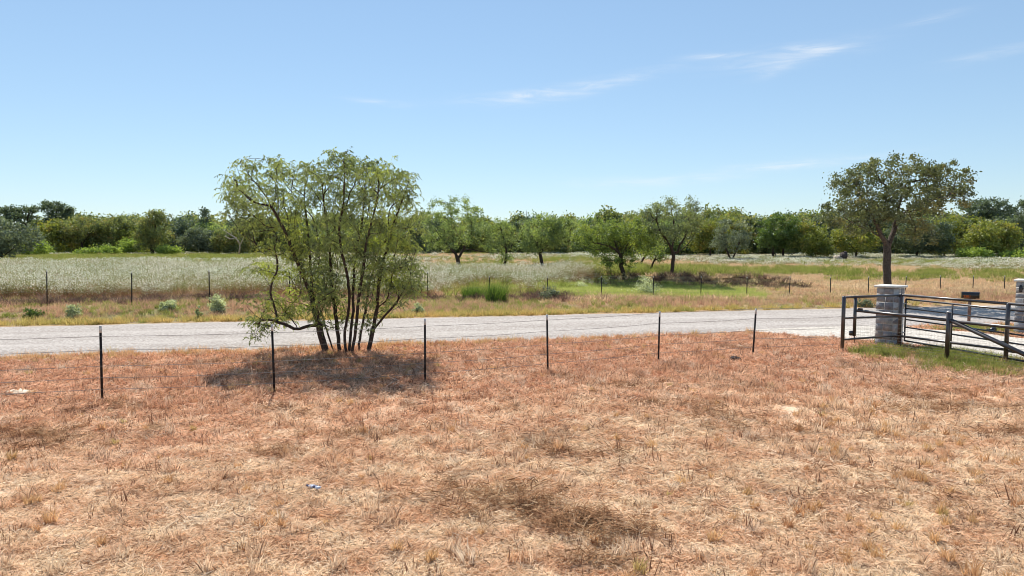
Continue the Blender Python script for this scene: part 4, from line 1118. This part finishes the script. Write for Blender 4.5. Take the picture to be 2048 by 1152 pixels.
# ------------------------------------------------------------------ wire fences on T-posts
def tpost_mesh(H, tip):
    mb = MB(); w, d, t = .045, .04, .007
    z0, z1 = (-.12, H - tip) if not tip < 0 else (0, 0)
    mb.box((0, -d / 2, (z0 + z1) / 2), (w, t, z1 - z0)); mb.box((0, t / 2 + .0005, (z0 + z1) / 2), (t, d - .001, z1 - z0))
    for z in np.arange(.1, z1, .055): mb.box((0, -d / 2 - t / 2 - .004, z), (.012, .009, .016))
    tp = MB()
    tp.box((0, -d / 2, H - tip / 2 + .001), (w + .002, t + .002, tip)); tp.box((0, t / 2 + .002, H - tip / 2 + .001), (t + .002, d - .003, tip))
    return mb.mesh('t_post', M['steel']), tp.mesh('post_tip', M['tip'])


def wire_fence(name, label, posts, heights, end_pts, wires, tip, lean_rng, wr=.003):
    b0 = posts[0]
    root = thing(name, label, 'fence', (b0[0], b0[1], float(hgt(b0[0], b0[1]))), 0, None)
    off = np.array([b0[0], b0[1], float(hgt(b0[0], b0[1]))])
    tops = []
    d = np.array(posts[-1])[:2] - np.array(posts[0])[:2]; rz = math.atan2(d[1], d[0])
    for p, H in zip(posts, heights):
        a, b = tpost_mesh(H, tip)
        o = link('t_post', a, root); o.location = Vector(p - off); o.rotation_euler = (lean_rng.normal(0, .012), lean_rng.normal(0, .02), rz)
        t = link('post_tip', b, o)
    path = list(posts) + list(end_pts)
    for k, h in enumerate(wires):
        pts = []
        for i in range(len(path) - 1):
            A, B = np.array(path[i], float), np.array(path[i + 1], float)
            for t in np.linspace(0, 1, 7)[:-1]:
                q = A + (B - A) * t - off; q[2] += h - .02 * math.sin(math.pi * t) * (1 if k % 2 else .6); q[:2] += np.array([math.sin(rz), -math.cos(rz)]) * .03; pts.append(q)
        q = np.array(path[-1], float) - off; q[2] += h; pts.append(q)
        MB().tube(pts, wr, 4, False).build('wire', M['wire'], root)
    return root


lr = np.random.default_rng(9)
A_POST = at(1684, 703)
near_px = [(205, 800, 652), (549, 787, 648), (850, 766, 637), (1095, 745, 629), (1316, 722, 623), (1505, 710, 617)]
posts, hs = [], []
for px, py, ty in near_px:
    p = at(px, py); posts.append(p); hs.append(atY(px, ty, p[1])[2] - p[2])
dv = posts[0] - posts[1]; ex = posts[0] + dv; ex[2] = float(hgt(ex[0], ex[1])); posts.insert(0, ex); hs.insert(0, 1.45)
wire_fence('wire_fence', 'near wire fence on dark steel T-posts with white tips, in front of the road', posts, hs, [A_POST], [.22, .45, .68, 1.0, 1.27], .14, lr, .0042)

far_px = [(95, 612, 540), (264, 611, 543), (420, 610, 540), (578, 605, 541), (722, 600, 543), (856, 598, 543), (980, 597, 552), (1095, 596, 553), (1203, 596, 552), (1306, 596, 553), (1401, 596, 553), (1493, 595, 554), (1578, 593, 553),
          (1660, 591, 554), (1736, 590, 553), (1810, 587, 552), (1880, 584, 551), (1945, 583, 551), (2008, 583, 551)]
posts, hs = [], []
for px, py, ty in far_px:
    X = (px - 1024) / F
    p = at(px, py); posts.append(p); hs.append(atY(px, ty, p[1])[2] - p[2])
dv = posts[0] - posts[1]; ex = posts[0] + dv; ex[2] = float(hgt(ex[0], ex[1]))
posts.insert(0, ex); hs.insert(0, 1.45)
dv = posts[-1] - posts[-2]; ex = posts[-1] + dv; ex[2] = float(hgt(ex[0], ex[1]))
wire_fence('wire_fence', 'far wire fence of slim dark T-posts across the road at the field edge', posts, hs, [ex], [.3, .6, .9, 1.15], .07, lr, .0022)


# ------------------------------------------------------------------ stone pillars
def pillar(label, px, py, W, H, rz, seed, Y=None):
    rng = np.random.default_rng(seed); p = at(px, py)
    root = thing('stone_pillar', label, 'pillar', tuple(p), rz, 'stone gate pillars')
    t = .13; capt = .065; Hb = H - capt
    MB().box((0, 0, Hb / 2 - .03), (W - .024, W - .024, Hb + .02)).build('mortar_core', M['mortar'], root)
    z = -.04; course = 0
    hsq = [.22, .15, .24, .2, .14, .22, .24, .15, .2, .22, .2, .24]
    rng.shuffle(hsq)
    while z < Hb - .02:
        h = hsq[course % len(hsq)]
        if Hb - (z + h) < .09: h = Hb - z
        for f in range(4):
            a = f * math.pi / 2; L0, L1 = -W / 2, W / 2 - t
            if (course + f) % 2: L0, L1 = -W / 2, W / 2 - t
            cut = rng.uniform(.32, .68) if rng.random() < .85 else None
            segs = [(L0, L1)] if cut is None else [(L0, L0 + (L1 - L0) * cut), (L0 + (L1 - L0) * cut, L1)]
            for s0, s1 in segs:
                j = .022; dep = rng.uniform(-.006, .006)
                cx, cy = (s0 + s1) / 2, -W / 2 + t / 2 - dep
                mb = MB().box((cx * math.cos(a) - cy * math.sin(a), cx * math.sin(a) + cy * math.cos(a), z + h / 2), (s1 - s0 - j, t, h - j), a, .0025, rng, .008)
                mb.build('block', M['stones'][int(rng.choice(5, p=[.3, .25, .2, .17, .08]))], root)
        z += h; course += 1
    mb = MB().box((0, 0, Hb + capt / 2 + .001), (W + .11, W + .11, capt), 0, .002, rng, .012)
    mb.build('cap', M['cap'], root)
    return root


PIL1 = pillar('near grey stone block gate pillar with pale cap, beside the dark pipe fence', 1777, 690, .61, 1.80, rad(45), 400)
PIL2 = pillar('grey stone block gate pillar at the right edge, across the driveway', 2052, 667, .61, 1.80, rad(45), 401)


# ------------------------------------------------------------------ pipe fence, gate, brace
def ptop(px, ytop, Y): return atY(px, ytop, Y)


def pipe(name, a, b, r, parent, off, mat='pipe', sides=10): return MB().tube([np.array(a) - off, np.array(b) - off], r, sides).build(name, M[mat], parent, True)


def post(parent, off, base, H, r, capm='pipe'):
    b = np.array(base, float); o = MB().tube([b - off - [0, 0, .15], b - off + [0, 0, H - .02], b - off + [0, 0, H]], [r, r, r * .6], 12).build('post', M['pipe'], parent, True)
    return o


Apt = A_POST.copy(); Bpt = np.array([11.22, 19.62, 0]); Cpt = np.array([12.42, 17.0, 0]); C2 = np.array([13.62, 14.38, 0])
for q in (Bpt, Cpt, C2): q[2] = float(hgt(q[0], q[1]))
off = Apt.copy()
pf = thing('pipe_fence', 'dark rusty welded pipe fence turning the corner beside the near stone pillar', 'fence', tuple(Apt))
post(pf, off, Apt, 1.58, .052); post(pf, off, Bpt, 1.60, .055); post(pf, off, Cpt, 1.59, .05); post(pf, off, C2, 1.59, .05)
Z = lambda p, h: np.array([p[0], p[1], h])
ln = lambda a, b, t: a + (b - a) * t
pipe('rail', Z(Apt, 1.53), Z(Bpt, 1.55), .036, pf, off); pipe('rail', Z(Apt, .94), Z(Bpt, .94), .03, pf, off); pipe('rail', Z(Apt, .33), Z(Bpt, .38), .03, pf, off)
for P0, P1 in ((Bpt, Cpt), (Cpt, C2)):
    pipe('rail', Z(P0, 1.56), Z(P1, 1.56), .036, pf, off); pipe('rail', Z(P0, .37), Z(P1, .40), .032, pf, off)
U = ln(Apt, Bpt, .2)
MB().tube([Z(U, 1.50) - off, Z(U, .42) - off], .045, 10).build('hanging_post', M['pipe'], pf, True)
MB().tube([Z(U, .42) - off, Z(U, .22) - off + [.03, 0, 0]], .014, 6).build('drop_pin', M['pipe'], pf, True)
MB().box(Z(U, .5) - off + [-.09, 0, 0], (.1, .06, .14), 0, bev=.015).build('latch_box', M['pipe'], pf)
mb = MB()
for h in np.linspace(.42, .90, 6): mb.tube([Z(Apt, h) - off, Z(Bpt, h) - off], .0016, 3, False)
for t in np.linspace(.24, .97, 22): mb.tube([Z(ln(Apt, Bpt, t), .36) - off, Z(ln(Apt, Bpt, t), .92) - off], .0011, 3, False)
mb.build('wire_mesh', M['wire'], pf)

# braced end panel in front of the corner
A2 = np.array([U[0] + .03, U[1] - .06, 0]); Dpt = at(1893, 724); Ept = Dpt + np.array([1.35, -2.45, 0]); Ept[2] = float(hgt(Ept[0], Ept[1])); off = Dpt.copy()
bp = thing('braced_fence_panel', 'front pipe fence section with white-capped post and long diagonal brace', 'fence', tuple(Dpt))
post(bp, off, Dpt, 1.30, .055); MB().lathe([(.001, 0), (.058, 0), (.058, .012), (.046, .032), (.02, .044), (.001, .046)], 12).build('post_cap', M['galv'], bp, True).location = (0, 0, 1.29)
post(bp, off, Ept, 1.45, .055)
pipe('rail', Z(A2, 1.15), Z(Dpt, 1.08), .042, bp, off); pipe('rail', Z(Dpt, 1.06), Z(Ept, 1.06), .042, bp, off)
pipe('brace', Z(Dpt, 1.08) + [.03, -.06, 0], Z(Ept, .06), .055, bp, off)
MB().box(Z(A2, 1.17) - off + [.06, -.05, .03], (.12, .07, .05), -.8, bev=.012).build('hinge', M['pipe'], bp)
mb = MB()
for h in (1.25, 1.0, .86, .74, .64, .55, .47, .40, .33, .26, .19, .12):
    if h < 1.1: mb.tube([Z(A2, h) - off, Z(Dpt, h) - off], .0028, 3, False)
    mb.tube([Z(Dpt, h) - off, Z(Ept, h) - off], .0024, 3, False)
for t in np.linspace(.05, .95, 12): mb.tube([Z(ln(A2, Dpt, t), .12) - off, Z(ln(A2, Dpt, t), .86) - off], .001, 3, False)
for t in np.linspace(.05, .95, 14): mb.tube([Z(ln(Dpt, Ept, t), .12) - off, Z(ln(Dpt, Ept, t), .86) - off], .001, 3, False)
mb.build('wire_mesh', M['wire'], bp)

# the gate, standing open along the driveway
H0 = np.array([11.62, 20.05, 0]); H1 = np.array([12.98, 15.5, 0]); off = H0.copy()
gt = thing('pipe_gate', 'open five-bar dark metal farm gate standing along the driveway behind the pipe fence', 'gate', tuple(H0))
for h, rr in ((1.40, .027), (1.13, .022), (.80, .022), (.57, .022), (.17, .025)): pipe('bar', Z(H0, h), Z(H1, h), rr, gt, off)
for t in (0, .32, .64, 1.0): pipe('upright', Z(ln(H0, H1, t), .17), Z(ln(H0, H1, t), 1.40), .024, gt, off)
for h in (.42, 1.28): pipe('hinge', Z(H0, h), Z(np.array([11.27, 19.70, 0]), h), .018, gt, off)
mb = MB()
for h in np.linspace(.25, .75, 6): mb.tube([Z(H0, h) - off, Z(H1, h) - off], .0013, 3, False)
for t in np.linspace(.02, .98, 46): mb.tube([Z(ln(H0, H1, t), .18) - off, Z(ln(H0, H1, t), .80) - off], .0009, 3, False)
mb.build('wire_mesh', M['wire'], gt)


# ------------------------------------------------------------------ mailbox
def text_mesh(txt, size, mat, name):
    cu = bpy.data.curves.new(name, 'FONT'); cu.body = txt; cu.size = size; cu.extrude = .0015; cu.align_x = 'CENTER'; cu.align_y = 'CENTER'
    tmp = bpy.data.objects.new('tmp', cu); COL.objects.link(tmp); dg = bpy.context.evaluated_depsgraph_get()
    me = bpy.data.meshes.new_from_object(tmp.evaluated_get(dg)); COL.objects.unlink(tmp); bpy.data.objects.remove(tmp); bpy.data.curves.remove(cu)
    me.materials.clear(); me.materials.append(mat); return me


mp = at(1937, 651)
mbx = thing('mailbox', 'black rounded mailbox with orange house numbers on a wooden post by the road', 'mailbox', tuple(mp), rad(-33))
MB().box((0, 0, .44), (.10, .10, 1.08), bev=.006).build('post', M['post_wood'], mbx)
MB().box((0, 0, .992), (.36, .14, .022), bev=.004).build('shelf', M['post_wood'], mbx)
L, w, hh = .54, .2, .13
prof = [(-w / 2, 0), (w / 2, 0), (w / 2, hh)] + [(w / 2 * math.cos(a), hh + w / 2 * math.sin(a)) for a in np.linspace(.2, math.pi - .2, 9)] + [(-w / 2, hh)]
n = len(prof); V = [(-L / 2, y, z + 1.005) for y, z in prof] + [(L / 2, y, z + 1.005) for y, z in prof]
mb = MB().raw(V, [(i, (i + 1) % n, n + (i + 1) % n, n + i) for i in range(n)])
mb.raw([(-L / 2, 0, 1.08)] + V[:n], None, [(0, (i + 1) % n + 1, i + 1) for i in range(n)])
body = mb.build('body', M['black'], mbx)
V2 = [(x, y * 1.06, 1.005 + (z) * 1.04) for x in (L / 2 + .001, L / 2 + .014) for y, z in prof]
mb = MB().raw(V2, [(i, (i + 1) % n, n + (i + 1) % n, n + i) for i in range(n)]); mb.raw([(L / 2 + .014, 0, 1.09)] + V2[n:], None, [(0, i + 1, (i + 1) % n + 1) for i in range(n)])
door = mb.build('door', M['black'], mbx)
MB().box((L / 2 + .028, 0, 1.2), (.024, .03, .02), bev=.004).build('handle', M['galv'], door)
fl = MB().box((.12, w / 2 + .008, 1.1), (.012, .006, .14)).box((.145, w / 2 + .008, 1.155), (.06, .0055, .035)); fl.build('flag', M['red'], mbx)
nm = link('numbers', text_mesh('2501', .115, M['orange'], 'numbers'), mbx); nm.location = (-.09, -w / 2 - .004, 1.068); nm.rotation_euler = (math.pi / 2, 0, 0)
body.location = (0, 0, 0)

# ------------------------------------------------------------------ small things
def lump(rng, rx, ry, rz, n=10, rough=.18):
    V = []; Q = []; T = []
    rows, seg = 7, 12
    for i in range(rows):
        ph = math.pi * (i + .5) / rows
        for j in range(seg):
            th = 2 * math.pi * j / seg; k = 1 + rng.normal(0, rough)
            V.append((rx * k * math.sin(ph) * math.cos(th), ry * k * math.sin(ph) * math.sin(th), rz * k * math.cos(ph)))
    for i in range(rows - 1):
        for j in range(seg): Q.append((i * seg + j, (i + 1) * seg + j, (i + 1) * seg + (j + 1) % seg, i * seg + (j + 1) % seg))
    V += [(0, 0, rz), (0, 0, -rz)]; a, b = len(V) - 2, len(V) - 1
    for j in range(seg): T += [(a, j, (j + 1) % seg), (b, (rows - 1) * seg + (j + 1) % seg, (rows - 1) * seg + j)]
    return np.array(V), Q, T


def rock(name, label, cat, px, py, rx, ry, rz, mat, seed, rough=.12, n=1):
    rng = np.random.default_rng(seed); p = at(px, py)
    V, Q, T = lump(rng, rx, ry, rz, rough=rough)
    o = MB().raw(V, Q, T).build(name, M[mat], None); o.location = (p[0], p[1], p[2] + rz * .35); o.rotation_euler = (0, 0, rng.uniform(-.3, .3)); return tag(o, label, cat)


rock('limestone_slab', 'pale flat limestone slab lying in the dry grass at the left edge', 'rock', 40, 788, .33, .22, .055, 'pale_rock', 500, .3)
rock('dark_rock', 'small dark rock in the dry grass left of the last near fence post', 'rock', 1470, 722, .16, .12, .09, 'dark_rock', 501, .25)

p = at(628, 980)
bt = thing('plastic_bottle', 'crushed plastic bottle with blue cap and label lying in the dry field', 'bottle', (p[0], p[1], p[2] + .035), rad(-28))
prof = [(.001, -.1), (.03, -.1), (.034, -.09), (.033, -.05), (.026, -.02), (.034, .01), (.033, .05), (.022, .075), (.013, .09), (.012, .1)]
rg = np.random.default_rng(3); mb = MB().lathe(prof, 14); V = mb.V[0]; V[:, :2] *= 1 + rg.normal(0, .12, (len(V), 1)); V[:, 1] *= .75; mb.V[0] = V[:, [2, 0, 1]] * [-1, 1, 1]
mb.build('body', M['bottle'], bt)
mb = MB().lathe([(.036, .0), (.0365, .02), (.036, .045)], 14); V = mb.V[0]; V[:, 1] *= .8; mb.V[0] = V[:, [2, 0, 1]] * [1, 1, 1]; mb.build('label', M['label_blue'], bt)
mb = MB().lathe([(.001, .098), (.0165, .098), (.0165, .118), (.001, .118)], 12); mb.V[0] = mb.V[0][:, [2, 0, 1]] * [-1, 1, 1]; mb.build('cap', M['label_blue'], bt)

# old stump pile at the back of the field
p = at(1681, 523); k = p[1] / F; rg = np.random.default_rng(8)
st = thing('uprooted_stump', 'pale and dark uprooted tree stump lying at the back of the field', 'stump', tuple(p))
V, Q, T = lump(rg, 9 * k, 7 * k, 7 * k, rough=.2); V[:, 2] += 5 * k; V[:, 0] -= 4 * k; MB().raw(V, Q, T).build('pale_wood', M['dead_wood'], st)
V, Q, T = lump(rg, 8 * k, 7 * k, 9 * k, rough=.22); V[:, 2] += 9 * k; V[:, 0] += 5 * k; MB().raw(V, Q, T).build('root_ball', M['dark_rock'], st)
for a in np.linspace(0, 6, 7):
    MB().tube([(3 * k, 0, 10 * k), (4 * k + 7 * k * math.cos(a), 3 * k * math.sin(a), 12 * k), (4 * k + 12 * k * math.cos(a), 6 * k * math.sin(a), 12 * k + 6 * k * math.sin(a * 2))], [.16, .1, .04], 5).build('root', M['dead_wood' if a % 2 < 1 else 'dark_rock'], st)

# nest box on a leaning pole
p = at(1836, 519); tp = atY(1848, 484, p[1]) - p
nb = thing('nest_box', 'faded pink nest box on a thin leaning pole before the right woods', 'nest box', tuple(p))
MB().tube([(0, 0, -.1), tp], .05, 8).build('pole', M['dead_wood'], nb)
bx = MB().box(tp + [0, 0, .2], (.62, .5, .36), .5, bev=.02).build('box', M['box_pink'], nb)
rf = MB().raw([tp + np.array(q) for q in [(-.42, -.32, .38), (.42, -.32, .38), (.42, .32, .38), (-.42, .32, .38), (-.42, 0, .62), (.42, 0, .62), (-.42, -.32, .44), (.42, -.32, .44), (.42, .32, .44), (-.42, .32, .44), (-.42, 0, .68), (.42, 0, .68)]],
              [(6, 7, 11, 10), (8, 9, 10, 11), (0, 4, 5, 1), (2, 5, 4, 3), (0, 1, 7, 6), (2, 3, 9, 8), (0, 6, 10, 4), (3, 4, 10, 9), (1, 5, 11, 7), (2, 8, 11, 5)]).build('roof', M['box_pink'], nb)
MB().lathe([(.001, 0), (.07, 0), (.07, .02), (.001, .02)], 10).build('entrance', M['black'], nb).location = Vector(tp + np.array([0, -.27, .22]))
nb.children[-1].rotation_euler = (math.pi / 2, 0, 0)

# bleached dead tree at the left wood edge
p = at(478, 512); k = 118 / F
dt = thing('dead_tree', 'bleached bare dead limbs at the wood edge left of the big mesquite', 'dead tree', (p[0] * 118 / p[1], 118, 0))
o0 = np.array([p[0] * 118 / p[1], 118, 0])
for ptsx in ([(478, 512), (480, 490), (490, 470), (500, 455)], [(480, 488), (472, 476), (460, 469), (447, 460)], [(472, 476), (460, 478), (450, 472)], [(488, 472), (500, 466), (512, 462)]):
    pts = [atY(x, y, 118) - o0 for x, y in ptsx]; MB().tube(pts, np.linspace(.16, .05, len(pts)), 6).build('limb', M['dead_wood'], dt, True)

# thin far masts showing over the trees
for px, yt, lab in ((1053, 421, 'thin grey radio mast rising above the woods at the middle of the horizon'), (384, 428, 'thin grey radio mast above the woods left of the big mesquite')):
    Y = 420; t = atY(px, yt, Y); m = thing('radio_mast', lab, 'mast', (t[0], Y, 0))
    MB().tube([(0, 0, -.2), (0, 0, t[2] * .7), (0, 0, t[2])], [.3, .22, .12], 6).build('pole', M['galv'], m)
    for h in (.9, .94): MB().tube([(-.9, 0, t[2] * h), (.9, 0, t[2] * h)], .06, 5).build('crossarm', M['galv'], m)

# lantern on the right pillar and a ground light beside the driveway
q = np.array(PIL2.location); lp = np.array([q[0] - .36, q[1] - .13, q[2] + 1.5])
lt = thing('wall_lantern', 'small black lantern on the left side of the right-hand stone pillar', 'lantern', tuple(lp))
MB().box((.06, 0, 0), (.1, .05, .05), rad(20), bev=.01).build('bracket', M['black'], lt)
MB().lathe([(.001, -.12), (.035, -.12), (.05, -.06), (.05, .05), (.03, .11), (.001, .13)], 8).build('lamp_body', M['black'], lt)
p = at(1984, 668)
gl = thing('ground_light', 'small black ground light on the grass left of the right-hand stone pillar', 'light', tuple(p), .3)
MB().tube([(0, 0, -.05), (0, 0, .09)], .015, 6).build('stake', M['black'], gl)
mb = MB().lathe([(.001, -.12), (.07, -.12), (.085, .02), (.09, .1), (.001, .085)], 12); mb.V[0] = mb.V[0][:, [2, 1, 0]]; o = mb.build('lamp_head', M['black'], gl); o.location = (0, 0, .13); o.rotation_euler = (0, -.35, .2)
MB().box((-.16, .03, .16), (.16, .05, .03), .3, bev=.008).build('bracket', M['black'], gl)
